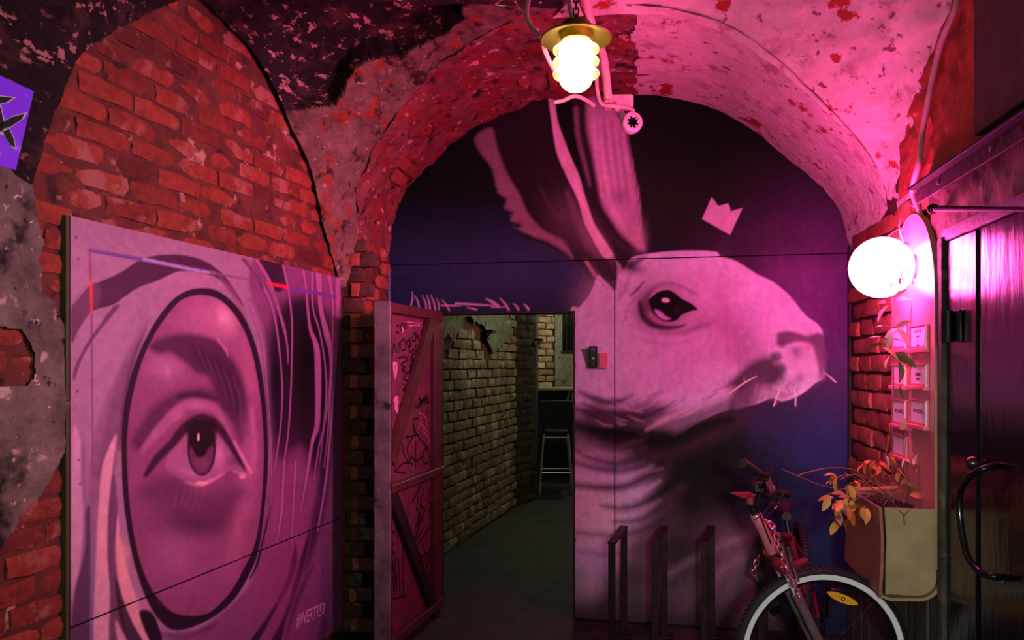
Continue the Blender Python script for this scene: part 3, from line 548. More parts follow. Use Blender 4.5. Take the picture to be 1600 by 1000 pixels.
def painted_grid(name, P3, ok, nu, nv, cols, mat, parent, extra=None):
    """grid of points P3 (nu x nv) with a colour per point; cells with any point outside ok are left out"""
    ok = ok.reshape(nu, nv); b = np.arange(nu*nv).reshape(nu, nv)
    keep = ok[:-1, :-1] & ok[1:, :-1] & ok[1:, 1:] & ok[:-1, 1:]
    f = np.stack([b[:-1, :-1], b[1:, :-1], b[1:, 1:], b[:-1, 1:]], -1)[keep]
    used = np.unique(f); mp = np.full(nu*nv, -1); mp[used] = np.arange(len(used)); f = mp[f]; V = P3[used]; C = cols[used]
    fl = [tuple(x) for x in f.tolist()]
    if extra is not None:
        ev, ef = extra; off = len(V); V = np.vstack([V, ev]); C = np.vstack([C, np.tile([.02, .02, .02], (len(ev), 1))]); fl += [tuple(off+i for i in q) for q in ef]
    off = wloc(parent) if parent else Vector((0, 0, 0))
    V = V-np.array(off)
    me = bpy.data.meshes.new(name); me.from_pydata(V.tolist(), [], fl)
    at = me.color_attributes.new('paint', 'FLOAT_COLOR', 'POINT')
    at.data.foreach_set('color', np.hstack([C, np.ones((len(C), 1))]).astype(np.float32).ravel())
    me.materials.append(mat); o = bpy.data.objects.new(name, me); COL.objects.link(o)
    if parent: o.parent = parent
    return o
# ------------------------------------------------------------------ shell
YB = 4.64                                  # plane of the painted wall
XJL = float(onY(608, 570, YB)[0]); XR = 1.139   # left jamb, right wall
LW0 = np.array([-1.826, 4.14, 0.]); LWd = np.array([math.sin(math.radians(4.7)), math.cos(math.radians(4.7)), 0.]); LWn = np.array([LWd[1], -LWd[0], 0.])  # left wall line, direction, normal into the room
def onL(px, py, off=0.0): return onP(px, py, LW0+LWn*off, LWn)
def LW(s, z, off=0.0):
    """s metres along the left wall from the pier towards the camera"""
    p = LW0-LWd*s+LWn*off; return np.array([p[0], p[1], z])

def relief_grid(F, nu, nv, amp=.02, sc=4, seed=0, extra=None):
    U, V = np.meshgrid(np.linspace(0, 1, nu), np.linspace(0, 1, nv), indexing='ij')
    P = F(U.ravel(), V.ravel()); G = P.reshape(nu, nv, 3)
    N = np.cross(np.gradient(G, axis=0), np.gradient(G, axis=1)).reshape(-1, 3); N /= np.linalg.norm(N, axis=1)[:, None]+1e-9
    d = amp*fbm(P, sc, 5, seed, .55)
    if extra is not None: d = d+extra(U.ravel(), V.ravel(), P)
    return P+N*d[:, None], N
def surf(name, F, nu, nv, mat, parent=None, amp=.02, sc=4, seed=0, extra=None, keep=None, kind=None):
    P, N = relief_grid(F, nu, nv, amp, sc, seed, extra)
    b = np.arange(nu*nv).reshape(nu, nv); f = np.stack([b[:-1, :-1], b[1:, :-1], b[1:, 1:], b[:-1, 1:]], -1).reshape(-1, 4)
    if keep is not None:
        k = keep(P); f = f[k[f].all(1)]
    off = np.array(wloc(parent)) if parent else np.zeros(3)
    me = bpy.data.meshes.new(name); me.from_pydata((P-off).tolist(), [], f.tolist()); me.shade_smooth()
    me.materials.append(mat); o = bpy.data.objects.new(name, me); COL.objects.link(o)
    if parent: o.parent = parent
    return o
def interp_curve(pts, ts=None):
    C = spline(pts, 10); d = np.r_[0, np.cumsum(np.linalg.norm(np.diff(C, axis=0), axis=1))]; d /= d[-1]
    return lambda v: np.stack([np.interp(v, d, C[:, k]) for k in range(3)], 1)

# floor
def fl(u, v): return np.stack([-3.2+u*5.6, -1.5+v*14, 0*u], 1)
o = surf('floor', fl, 130, 300, M['floor'], amp=.012, sc=3, seed=5); tag(o, 'dark worn tarmac ground running through the doorway', 'floor', kind='structure')

# ---- painted end wall: arch line on the plane y = YB
arch_px = [(608, 402), (613, 355), (627, 316), (652, 277), (700, 229), (755, 192), (815, 166), (860, 156), (915, 150), (960, 147), (1010, 148), (1060, 154), (1105, 165), (1150, 187), (1200, 221), (1250, 262), (1290, 299), (1318, 340), (1330, 392)]
arch3 = [onY(a, b, YB) for a, b in arch_px]; arch3[0][0] = XJL; arch3[-1][0] = XR
archF = interp_curve(arch3); AX = archF(np.linspace(0, 1, 200))
ZS = float(onY(900, 407, YB)[2]); ZL = float(onY(860, 486, YB)[2]); XO0 = float(onY(691, 570, YB+.17)[0]); XO1 = float(onY(898.5, 570, YB)[0]); XV = float(onY(960.5, 570, YB)[0])
wall_back = thing('wall_back', (0, YB, 0), 'arched end wall covered by a painted hare mural on metal panels', 'wall', kind='structure')
dx = .0058
def mural_panel(x0, x1, z0, z1, ok=None, label=None, art=True, step=dx):
    nu = max(2, int((x1-x0)/step)+1); nv = max(2, int((z1-z0)/step)+1)
    X, Z = np.meshgrid(np.linspace(x0, x1, nu), np.linspace(z0, z1, nv), indexing='ij')
    P = np.stack([X.ravel(), np.full(X.size, YB), Z.ravel()], 1); qx, qy = proj(P)
    K = np.ones(len(P), bool) if ok is None else ok(P)
    if ok is not None:
        m = Painter(qx[K], qy[K], (0, 0, 0)); cols = np.zeros((len(P), 3)); cols[K] = paint_mural(qx[K], qy[K])
    else: cols = paint_mural(qx, qy) if art else np.tile(S((26, 26, 28)), (len(P), 1))
    zt = z1 if ok is None else 2.9
    ev = [(x0, YB+.001, z0), (x1, YB+.001, z0), (x1, YB+.001, zt), (x0, YB+.001, zt), (x0, YB+.02, z0), (x1, YB+.02, z0), (x1, YB+.02, zt), (x0, YB+.02, zt)]
    ef = [(0, 1, 5, 4), (1, 2, 6, 5), (2, 3, 7, 6), (3, 0, 4, 7), (4, 5, 6, 7)]
    if ok is not None: ev, ef = [(x0, YB, z0), (x1, YB, z0), (x0, YB+.02, z0), (x1, YB+.02, z0)], [(0, 1, 3, 2)]
    o = painted_grid('mural_panel', P, K, nu, nv, cols, M['paint'], wall_back, (np.array(ev), ef))
    if label: o['label'] = label
    return o
def in_arch(P):
    zt = np.interp(P[:, 0], np.r_[XJL-.001, AX[:, 0], XR+.001], np.r_[AX[0, 2], AX[:, 2], AX[-1, 2]]); return P[:, 2] < zt+.03
g = .0035
mural_panel(XJL-.02, XR+.03, ZS+g, 3.34, in_arch, 'arched upper mural panel with two tall painted ears and a small pink crown')
mural_panel(XJL-.01, XO1, ZL, ZS-g, None, 'dark blue lintel panel with painted pale grass blades')
mural_panel(XO1, XV-g, .01, ZS-g, None, 'narrow mural panel beside the doorway with painted fur')
mural_panel(XV+g, XR-.012, .01, ZS-g, None, 'large mural panel with a painted hare head and eye')
mural_panel(XJL-.01, XO0, .0, ZL, None, 'plain dark panel behind the open red door', False, .05)
mb = MB(); mb.box(((XJL+XO0)/2-.2, YB+.09, 1.6), (XO0-XJL+.4, .14, 3.4)); mb.box(((XO1+XR)/2+.2, YB+.09, 1.6), (XR-XO1+.4, .14, 3.4)); mb.box(((XO0+XO1)/2, YB+.09, (ZL+3.4)/2), (XO1-XO0, .14, 3.4-ZL)); mb.build('backing', M['dark'], wall_back)
frame_m = simple('door_frame_steel', (54, 40, 44), .5, .4, .2)
mb = MB(); mb.box((XO1-.006, YB+.08, ZL/2), (.012, .17, ZL)); mb.box((XO0+.006, YB+.08, ZL/2), (.012, .17, ZL)); mb.box(((XO0+XO1)/2, YB+.08, ZL-.006), (XO1-XO0-.024, .17, .012)); mb.build('door_frame', frame_m, wall_back)
mb = MB()
for z in (1.45, 1.70, .6, 1.95): mb.bbox((XO1+.004, YB-.003, z-.1), (.008, .008, .03), None, .002)
mb.build('hinge_pin', simple('pink_steel', (190, 150, 170), .4, .5), wall_back)

# ---- bricks: shared meshes with uneven faces
BM = []
def brick_mesh(L, H, D, seed, nx=4, nz=3):
    r = random.Random(seed); vs = []; fs = []
    for j in range(nz):
        for i in range(nx):
            x = (i/(nx-1)-.5)*L; z = (j/(nz-1)-.5)*H; e = (i in (0, nx-1)) or (j in (0, nz-1)); cr = (i in (0, nx-1)) and (j in (0, nz-1))
            vs.append((x*(1-(.03 if e else 0))+r.uniform(-.004, .004), D/2-(.007 if e else 0)-(.006 if cr else 0)+r.uniform(-.004, .003), z*(1-(.05 if e else 0))+r.uniform(-.004, .004)))
    for j in range(nz-1):
        for i in range(nx-1): a = j*nx+i; fs.append((a, a+nx, a+nx+1, a+1))
    ring = [i for i in range(nx)]+[j*nx+nx-1 for j in range(1, nz)]+[(nz-1)*nx+i for i in range(nx-2, -1, -1)]+[j*nx for j in range(nz-2, 0, -1)]
    b = len(vs)
    for k in ring: x, y, z = vs[k]; vs.append((x*1.03, -D/2, z*1.04))
    n = len(ring)
    for k in range(n): l = (k+1) % n; fs.append((ring[k], ring[l], b+l, b+k))
    return vs, fs
def brick_set(L, H, D, mat, seed=0, n=6):
    out = []
    for k in range(n):
        vs, fs = brick_mesh(L, H, D, seed+k); me = bpy.data.meshes.new('brick'); me.from_pydata(vs, [], fs); me.materials.append(mat); me.shade_smooth()
        try: me.set_sharp_from_angle(angle=math.radians(38))
        except Exception: pass
        out.append((me, vs, fs))
    return out
def lay(parent, P0, u, n, s0, s1, z0, z1, meshes, L, H, joint, ok, mat, limit=290, proud=.0, jit=1.0, score=None, seed=1, headers=.0, name='brick'):
    """courses of single bricks on the plane through P0 with direction u (horizontal) and outward normal n"""
    r = random.Random(seed); u = np.array(u, float); n = np.array(n, float); items = []
    row = 0; z = z0
    while z < z1:
        s = s0-(L*.5 if row % 2 else 0)-r.uniform(0, .03)
        while s < s1:
            k = .5 if r.random() < headers else 1.0
            c = np.array(P0)+u*(s+L*k/2)+np.array([0, 0, z+H/2])+n*(proud+r.uniform(-.006, .007)*jit)
            if ok(s+L*k/2, z+H/2, c, L*k): items.append((c, k, r.randrange(len(meshes)), r.uniform(-.018, .018)*jit, r.uniform(-.03, .03)*jit))
            s += L*k+joint
        z += H+joint; row += 1
    if score: items.sort(key=lambda t: score(t[0]))
    base = Matrix((( -u[0], n[0], 0), (-u[1], n[1], 0), (0, 0, 1))).to_4x4(); off = wloc(parent)
    for c, k, mi, a, b in items[:limit]:
        o = bpy.data.objects.new(name, meshes[mi][0]); COL.objects.link(o); o.parent = parent
        o.matrix_local = Matrix.Translation(Vector(c)-off) @ base @ Matrix.Rotation(a, 4, 'Y') @ Matrix.Rotation(b, 4, 'Z') @ Matrix.Diagonal((k, 1, 1, 1))
    if len(items) > limit:
        mb = MB()
        for c, k, mi, a, b in items[limit:]:
            Mx = Matrix.Translation(Vector(c)) @ base @ Matrix.Rotation(a, 4, 'Y') @ Matrix.Rotation(b, 4, 'Z') @ Matrix.Diagonal((k, 1, 1, 1))
            mb.add([Mx @ Vector(v) for v in meshes[mi][1]], meshes[mi][2])
        o = mb.build('small_bricks', mat, parent); o['kind'] = 'stuff'
    return len(items)
def pip(x, y, poly):
    c = False; n = len(poly)
    for i in range(n):
        x1, y1 = poly[i]; x2, y2 = poly[(i+1) % n]
        if (y1 > y) != (y2 > y) and x < (x2-x1)*(y-y1)/(y2-y1)+x1: c = not c
    return c

# ---- left wall
wall_left = thing('wall_left', LW(0, 0), 'long red brick wall behind the eye painting with crumbling plaster near the camera', 'wall', kind='structure')
surf('mortar_bed', lambda u, v: np.stack([LW0[0]-LWd[0]*u*4, LW0[1]-LWd[1]*u*4, v*3.9], 1)+LWn*(.007), 260, 250, M['mortar'], wall_left, amp=.013, sc=11)
lun_px = [(536, 470), (531, 432), (517, 385), (505, 345), (495, 300), (483, 255), (458, 204), (440, 160), (418, 116), (384, 65), (347, 30), (322, 8), (300, -6)]
lun_l = [(300, -6), (258, 6), (204, 40), (153, 71), (116, 102), (99, 136), (80, 187), (64, 238), (56, 289)]
seam_z = float(onL(118, 985, .07)[2])
board_px = [(108, 340), (530, 436), (518, 1010), (108, 1100)]
pl_edge = [(-2000, -500), (-2000, 3000), (-60, 1600), (-60, 930), (0, 862), (18, 838), (50, 790), (66, 772), (84, 745), (104, 700), (112, 672), (112, 520), (102, 512), (88, 470), (70, 460), (66, 420), (60, 405), (66, 380), (62, 340), (54, 300), (58, 262), (62, 238), (80, 187), (96, 136), (60, 60), (40, -500)]
hole_px = [(-80, 508), (0, 511), (30, 514), (44, 532), (53, 556), (54, 588), (40, 603), (-10, 604), (-80, 600)]
def ok_left(s, z, c, L):
    px, py = proj(c); px = px[0]; py = py[0]
    if px < -120 or py > 1200: return False
    if pip(px, py, board_px) and 150 < px < 490 and py > 470: return False
    if pip(px, py, [(-2000, -500), (-2000, 3000), (-90, 3000), (-90, 950), (-20, 850), (70, 730), (80, 670), (50, 600), (50, 500), (35, 300), (75, 100), (40, -500)]) and not pip(px, py, hole_px): return False
    return c[2] < 3.12 and s > .02
bs = brick_set(.245, .070, .05, M['brick_left'], 11)
nb = lay(wall_left, LW0*1.0, -LWd, LWn, 0.0, 3.2, .02, 3.15, bs, .245, .070, .012, ok_left, M['brick_left'], 295, -.008, score=lambda c: -c[2] if c[2] > 1.9 else c[1])
# plaster coat over the bricks nearer the camera, broken away where the bricks show
def keep_pl(P):
    qx, qy = proj(P); w = fbm(P, 9, 4, 77)*9+fbm(P, 40, 2, 78)*4; out = np.zeros(len(P), bool)
    for i in np.where((qx > -400) & (qx < 200))[0]:
        out[i] = pip(qx[i]+w[i], qy[i]+w[i]*.7, pl_edge) and not pip(qx[i]+w[i]*.5, qy[i]+w[i]*.4, hole_px)
    Z = -sn*P[:, 0]+cs*P[:, 1]; out |= (Z < .6) | (qx < -400)
    return out
surf('plaster_coat', lambda u, v: LW0+np.stack([-LWd[0]*(1.7+u*2.2), -LWd[1]*(1.7+u*2.2), v*3.6], 1)+LWn*.028, 420, 560, M['plaster_left'], wall_left, amp=.010, sc=12, seed=9, keep=keep_pl)

# ---- left pier: front face and jamb
pier_l = thing('wall_pier', (XJL, 4.14, 0), 'brick pier between the eye painting and the red door', 'wall', kind='structure')
ZP = 2.30
mb = MB(); mb.box(((-1.83+XJL)/2, 4.14+.26, ZP/2), (XJL+1.83+.004, .51, ZP)); mb.build('mortar_core', M['mortar'], pier_l)
pdk = brickmat('brick_pier_shaded', (84, 66, 52), (100, 70, 56), (70, 58, 46), (104, 96, 80), .57); bp = brick_set(.125, .078, .05, pdk, 31); bj = brick_set(.235, .078, .05, M['brick_pier'], 41)  # front face bricks darker: shade of the turned-away face put into the colour
lay(pier_l, (-1.86, 4.158, 0), (1, 0, 0), (0, -1, 0), 0, .14, .02, 2.3, bp, .125, .078, .012, lambda s, z, c, L: s > 0, pdk, proud=.01, seed=3)
lay(pier_l, (XJL-.018, 4.125, 0), (0, 1, 0), (1, 0, 0), 0, .5, .02, 2.34, bj, .235, .078, .012, lambda s, z, c, L: s > 0 and c[1] < 4.62, M['brick_pier'], proud=.0, seed=4, headers=.4)

# ---- right wall
wall_right = thing('wall_right', (XR, 3.9, 0), 'right hand brick wall carrying the notice board and the black door', 'wall', kind='structure')
surf('mortar_bed', lambda u, v: np.stack([np.full(len(u), XR+.002), 4.7-u*5.2, v*3.9], 1), 160, 140, M['mortar_dark'], wall_right, amp=.010, sc=12)
br = brick_set(.235, .085, .05, M['brick_pier'], 51)
lay(wall_right, (XR+.008, 4.66, 0), (0, -1, 0), (-1, 0, 0), 0, 1.55, .78, 2.32, br, .235, .085, .013, lambda s, z, c, L: s > 0 and (c[1] > 3.3 or c[2] > 2.12), M['brick_pier'], proud=.0, jit=1.1, seed=6)
# ---- springing curves of the vaults
def yfront(v): return np.interp(v, [0, .06, .15, .28, .45, .6, .75, .88, 1], [4.14, 4.06, 3.94, 3.74, 3.50, 3.52, 3.66, 3.82, 3.98])
def AF(v):
    p = archF(v); p[:, 1] = yfront(v); c = np.array([XJL/2+XR/2, 0, 2.0]); p[:, 0] += (p[:, 0]-c[0])*.012; p[:, 2] += .015; return p
def soff(u, v): a = archF(v); b = AF(v); w = (1-u)[:, None]; a = a+np.array([0, .03, 0]); return a*w+b*(1-w)
ceiling = thing('ceiling', (0, 3.4, 3.3), 'crumbling brick groin vault lit pink, with flaking plaster', 'ceiling', kind='structure')
def rough_left(u, v, P): return -.022*np.clip(fbm(P, 7, 5, 21)*2.2, -1, 1)*np.clip((.62-v)*6, .35, 1)
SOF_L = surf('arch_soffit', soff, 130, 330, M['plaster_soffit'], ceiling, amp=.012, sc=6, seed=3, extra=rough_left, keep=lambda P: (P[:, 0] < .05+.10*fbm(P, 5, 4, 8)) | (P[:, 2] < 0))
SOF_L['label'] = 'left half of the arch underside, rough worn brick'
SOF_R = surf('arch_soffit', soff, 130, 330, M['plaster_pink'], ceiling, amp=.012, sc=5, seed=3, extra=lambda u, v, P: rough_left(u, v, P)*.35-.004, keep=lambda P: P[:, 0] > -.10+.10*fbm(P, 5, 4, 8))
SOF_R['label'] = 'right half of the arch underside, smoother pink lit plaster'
# radial bricks showing on the underside of the arch
ba = brick_set(.17, .075, .05, M['brick_arch'], 61); rr = random.Random(5); off = wloc(ceiling)
dl = np.linalg.norm(np.diff(AX, axis=0), axis=1).sum(); nrow = int(dl/.088)
cnt = 0
for i in range(2, nrow-1):
    v = (i+.5)/nrow
    if v > .52: continue
    p = archF(np.array([v]))[0]; q = archF(np.array([v+.01]))[0]; t = (q-p)/np.linalg.norm(q-p); nrm = np.array([-t[2]*-1, 0, -t[0]]); nrm = np.array([t[2], 0, -t[0]])
    yf = float(yfront(np.array([v]))[0]); y = YB-.01-(.09 if i % 2 else 0)
    while y > yf+.08:
        c = np.array([p[0], y-.085, p[2]]); m = fbm(np.array([c]), 3.2, 3, 55)[0]
        if (m > (-.02 if v < .42 else -.3)) and v > .12 and y > YB-.5:
            sink = rr.uniform(-.012, .008); c = c-nrm*(.012-sink)
            R = Matrix(((0, nrm[0], t[0]), (1, nrm[1], t[1]), (0, nrm[2], t[2]))).to_4x4()
            o = bpy.data.objects.new('brick', ba[rr.randrange(6)][0]); COL.objects.link(o); o.parent = ceiling
            o.matrix_local = Matrix.Translation(Vector(c)-off) @ R @ Matrix.Rotation(rr.uniform(-.04, .04), 4, 'Z'); cnt += 1
        y -= .182
# ---- vault cells
iA = .47                                    # the crown of the arch along its curve
cellA = lambda v: AF(v*iA)
lunR = interp_curve([onL(a, b, .045) for a, b in lun_px]); lunL = interp_curve([onL(a, b, .045) for a, b in lun_l])
def cell_left(u, v):
    a = cellA(v); b = lunR(v)+LWn*.0; w = (u*1.04-.04)[:, None]; sag = np.sin(PI*u)*.05*np.sin(PI*np.clip(v, 0, 1)); p = a*(1-w)+b*w; p[:, 2] += sag; return p
def broken(u, v, P):
    e = .34+.16*np.sin(v*9)+.14*fbm(P, 3.5, 5, 91); vv = v+.10*fbm(P, 5, 4, 33)
    d = np.clip((vv-e)*14, 0, 1)*np.clip((u-.02)*30, 0, 1)
    return -.10*d*np.clip((1-u)*8, 0, 1)
SIDE = 1
tmp, Nn = relief_grid(cell_left, 12, 12, 0)
SIDE = 1 if Nn.reshape(12, 12, 3)[6, 8, 2] < 0 else -1     # normal pointing down into the room?
def split_l(P): return P
vE = lambda P, u, v: v
def cl_keep(hi):
    def k(P):
        z = P[:, 2]+.10*fbm(P, 5, 5, 41)+.3*(P[:, 0]+1.25)*-.25
        m = z > 2.78
        return m if hi else ~m
    return k
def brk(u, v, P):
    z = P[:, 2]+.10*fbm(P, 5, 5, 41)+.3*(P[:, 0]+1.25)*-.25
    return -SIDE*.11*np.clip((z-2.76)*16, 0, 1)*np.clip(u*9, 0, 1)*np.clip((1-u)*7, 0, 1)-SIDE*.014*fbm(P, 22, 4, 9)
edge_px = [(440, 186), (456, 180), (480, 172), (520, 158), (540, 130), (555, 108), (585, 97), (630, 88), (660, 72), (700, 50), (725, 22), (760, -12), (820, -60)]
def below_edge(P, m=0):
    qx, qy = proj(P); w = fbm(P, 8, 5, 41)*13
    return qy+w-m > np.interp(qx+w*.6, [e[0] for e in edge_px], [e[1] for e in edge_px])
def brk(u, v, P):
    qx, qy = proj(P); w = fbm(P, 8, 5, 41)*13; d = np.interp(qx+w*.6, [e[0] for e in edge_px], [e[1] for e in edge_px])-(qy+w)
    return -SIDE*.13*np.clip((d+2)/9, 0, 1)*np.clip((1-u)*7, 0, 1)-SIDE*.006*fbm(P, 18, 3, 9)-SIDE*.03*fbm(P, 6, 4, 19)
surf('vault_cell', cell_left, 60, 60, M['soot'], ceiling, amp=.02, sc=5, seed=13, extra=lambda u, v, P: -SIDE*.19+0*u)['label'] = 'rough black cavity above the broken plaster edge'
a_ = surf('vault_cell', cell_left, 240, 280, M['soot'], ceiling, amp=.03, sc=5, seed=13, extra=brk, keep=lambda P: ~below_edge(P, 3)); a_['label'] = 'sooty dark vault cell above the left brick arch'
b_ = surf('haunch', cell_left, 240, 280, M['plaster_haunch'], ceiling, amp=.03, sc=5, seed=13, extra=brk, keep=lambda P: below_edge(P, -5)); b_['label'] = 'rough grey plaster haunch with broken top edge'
# near left cell
NL = interp_curve([LW(2.45, 2.30, .03), LW(2.65, 2.62, .08), (-1.72, 1.35, 2.95), (-1.35, 1.25, 3.35), (-.8, 1.2, 3.6), (-.1, 1.2, 3.75)])
def cell_near(u, v):
    a = lunL(1-v); b = NL(v); w = u[:, None]; return a*(1-w)+b*w
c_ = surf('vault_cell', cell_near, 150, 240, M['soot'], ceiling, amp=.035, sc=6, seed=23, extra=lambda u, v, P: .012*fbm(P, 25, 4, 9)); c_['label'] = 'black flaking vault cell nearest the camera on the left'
# right cell
BR = interp_curve([(XR, 3.52, 2.36), onX(1440, 230, XR), onX(1441, 170, XR), onX(1457, 100, XR), onX(1474, 50, XR), onX(1495, 0, XR), (XR, 2.75, 3.32), (XR, 2.2, 3.6), (XR, 1.6, 3.7)])
def cell_right(u, v):
    a = AF(1-v*(1-iA)); b = BR(v); w = (u*1.04-.04)[:, None]; p = a*(1-w)+b*w; p[:, 2] += .10*np.sin(PI*u)*np.sin(PI*np.clip(v*1.2, 0, 1)); return p
def ridges(u, v, P): return -.012*np.clip(fbm(P*np.array([1.5, 4, 9]), 1.1, 4, 3)*1.6, -1, 1)+.012*np.clip(fbm(P, 9, 4, 35)*2-.3, 0, 1)*np.clip((.35-v)*6, 0, 1)
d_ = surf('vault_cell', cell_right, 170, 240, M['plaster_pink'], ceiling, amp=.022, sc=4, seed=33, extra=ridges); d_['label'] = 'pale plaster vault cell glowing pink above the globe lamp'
# closing the vault over the camera
e1 = AF(np.array([iA]))[0]; e2 = lunR(np.array([1.]))[0]; e3 = np.array([-.1, 1.2, 3.75]); e4 = BR(np.array([1.]))[0]
def tri(p, q, r): return lambda u, v: p*(1-u)[:, None]+(q*(1-v)[:, None]+r*v[:, None])*u[:, None]
surf('vault_cell', tri(e1, e2, e3), 30, 30, M['soot'], ceiling, amp=.03, sc=4); surf('vault_cell', tri(e1, e3, e4), 30, 30, M['plaster_soffit'], ceiling, amp=.03, sc=4)

# ---- corridor behind the doorway
c0 = np.array([-1.83, 4.8, 0]); c1 = np.array([-1.45, 9.4, 0]); cd = (c1-c0)/np.linalg.norm(c1-c0); cn = np.array([cd[1], -cd[0], 0]); CL = np.linalg.norm(c1-c0)
wall_corr = thing('wall_passage', c0, 'dim old brick wall along the passage beyond the doorway', 'wall', kind='structure')
surf('mortar_bed', lambda u, v: c0+np.stack([cd[0]*u*3.75, cd[1]*u*3.75, v*2.9], 1), 110, 90, M['mortar'], wall_corr, amp=.012, sc=8)
bc = brick_set(.235, .078, .05, M['brick_corr'], 71)
def ok_c(s, z, c, L): return s > .9 and s < 3.75 and c[2] < 2.5 and (c[2] < 1.80+.16*math.sin(c[1]*5) or c[1] > 7.7)
lay(wall_corr, c0, cd, cn, .8, 3.7, .02, 2.5, bc, .235, .078, .013, ok_c, M['brick_corr'], 290, .004, 1.4, score=lambda c: abs(c[2]-1.3)*.8+abs(c[1]-6.8)*.5, seed=8)
surf('plaster_patch', lambda u, v: c0+np.stack([cd[0]*(.9+u*2.3), cd[1]*(.9+u*2.3), 1.72+v*1.0], 1)+cn*.03, 90, 60, M['plaster_corr'], wall_corr, amp=.03, sc=6, keep=lambda P: P[:, 2] > 1.86+.22*fbm(P, 4, 4, 5)+.12*np.sin(P[:, 1]*4))
# buttress and end bay
pilaster = thing('wall_buttress', (-1.45, 8.6, 0), 'dark brick buttress at the far end of the passage wall', 'wall', kind='structure')
def onF(px, Z): p = atZ(px, 570, Z); return p
b0 = atZ(800, 570, 8.3); b1 = atZ(838, 570, 8.75); b2 = atZ(841, 570, 9.9)
mb = MB()
mb.prism([(b0[0], b0[1], 0), (b1[0], b1[1], 0), (b2[0], b2[1], 0), (b0[0]-.5, b0[1]+.6, 0)], (0, 0, 2.9)); mb.build('mortar_core', simple('dark_mortar', (70, 60, 50), .9, 0, .6), pilaster)
bdk = brickmat('brick_dark', (92, 80, 64), (76, 66, 54), (66, 56, 46), (110, 100, 84), .66); bq = brick_set(.2, .078, .05, bdk, 81)
ud = (b1-b0); ud[2] = 0; lu = np.linalg.norm(ud); ud /= lu
lay(pilaster, (b0[0], b0[1], 0), ud, (ud[1], -ud[0], 0), 0, lu-.1, .02, 2.6, bq, .2, .078, .012, lambda s, z, c, L: 0 < s < lu-.06, bdk, proud=-.01, seed=9, headers=.5)
end = thing('wall_far', (-1, 10.9, 0), 'far whitewashed brick wall lit at the end of the passage', 'wall', kind='structure')
f0 = atZ(820, 570, 10.4); f1 = atZ(960, 570, 10.9); fd = f1-f0; fd[2] = 0; fl_ = np.linalg.norm(fd); fd /= fl_
surf('mortar_bed', lambda u, v: np.array([f0[0], f0[1], 0])+np.stack([fd[0]*u*fl_, fd[1]*u*fl_, v*3], 1), 40, 60, M['mortar'], end, amp=.02, sc=5)
bw = brickmat('brick_whitewash', (190, 165, 130), (160, 128, 98), (205, 190, 160), (214, 204, 176), .52); bf = brick_set(.21, .08, .05, bw, 91)
lay(end, (f0[0], f0[1], 0), fd, (fd[1], -fd[0], 0), 0, fl_, .9, 2.6, bf, .21, .08, .013, lambda s, z, c, L: proj(c)[0][0] < 874, bw, proud=.0, seed=19, jit=2)
surf('plaster_strip', lambda u, v: np.array([f0[0], f0[1], 0])+np.stack([fd[0]*(.44+u*.8), fd[1]*(.44+u*.8), v*3], 1)+np.array([fd[1], -fd[0], 0])*.05, 30, 60, M['plaster_corr'], end, amp=.03, sc=4)
# right side and roof of the passage
shell = thing('wall_passage_right', (-.4, 7, 0), 'hidden right wall and roof of the passage', 'wall', kind='structure')
mb = MB(); mb.box((XO1+.13+.3, 7.9, 1.45), (.1, 6.3, 2.9)); mb.box((-1.1, 7.9, 2.92), (2.4, 6.3, .1)); mb.build('shell', M['plaster_corr'], shell)
# ------------------------------------------------------------------ the eye painting
PO = .034
tl = onL(110, 338, PO); tr = onL(533, 434, PO); SB0 = float(np.dot(LW0-tl, LWd)); SB1 = float(np.dot(LW0-tr, LWd)); ZT = float((tl[2]+tr[2])/2)
board = thing('eye_painting', LW(SB0, 0.05, PO), 'large mauve painting of one eye in a dark oval on the brick wall', 'painting')
def board_panel(z0, z1, label):
    nu, nv = 370, max(2, int((z1-z0)/.0052)); s, z = np.meshgrid(np.linspace(SB0, SB1, nu), np.linspace(z0, z1, nv), indexing='ij')
    P = np.stack([LW0[0]-LWd[0]*s.ravel()+LWn[0]*PO, LW0[1]-LWd[1]*s.ravel()+LWn[1]*PO, z.ravel()], 1); qx, qy = proj(P)
    A = [LW(SB0, z0, PO-.001), LW(SB1, z0, PO-.001), LW(SB1, z1, PO-.001), LW(SB0, z1, PO-.001)]; B = [p-LWn*.018 for p in A]
    o = painted_grid('painted_panel', P, np.ones(len(P), bool), nu, nv, paint_eye(qx, qy), M['boardpaint'], board, (np.array(A+B), [(0, 1, 5, 4), (1, 2, 6, 5), (2, 3, 7, 6), (3, 0, 4, 7), (4, 5, 6, 7)])); o['label'] = label
board_panel(seam_z+.003, ZT, 'upper panel with the painted eye'); board_panel(.06, seam_z-.003, 'lower panel with the signature')
batten_m = simple('green_batten', (62, 72, 34), .7, 0, .4); redwood = simple('red_batten', (170, 50, 46), .7, 0, .5, 40, .3)
mb = MB()
for (s, w) in ((SB0+.008, .014), (SB0-.3, .03), ((SB0+SB1)/2, .03)):
    a = LW(s, .05, PO-.020); R = np.array([[LWd[0], LWn[0], 0], [LWd[1], LWn[1], 0], [0, 0, 1]]); mb.box(a+np.array([0, 0, (ZT-.05)/2]), (w, .034, ZT-.05), R)
mb.build('batten', batten_m, board)
mb = MB(); mb.bbox(LW(SB1-.03, .78, PO-.020), (.05, .034, 1.45), np.array([[LWd[0], LWn[0], 0], [LWd[1], LWn[1], 0], [0, 0, 1]])); o = mb.build('edge_strip', redwood, board); o['label'] = 'worn red wooden strip along the right edge'
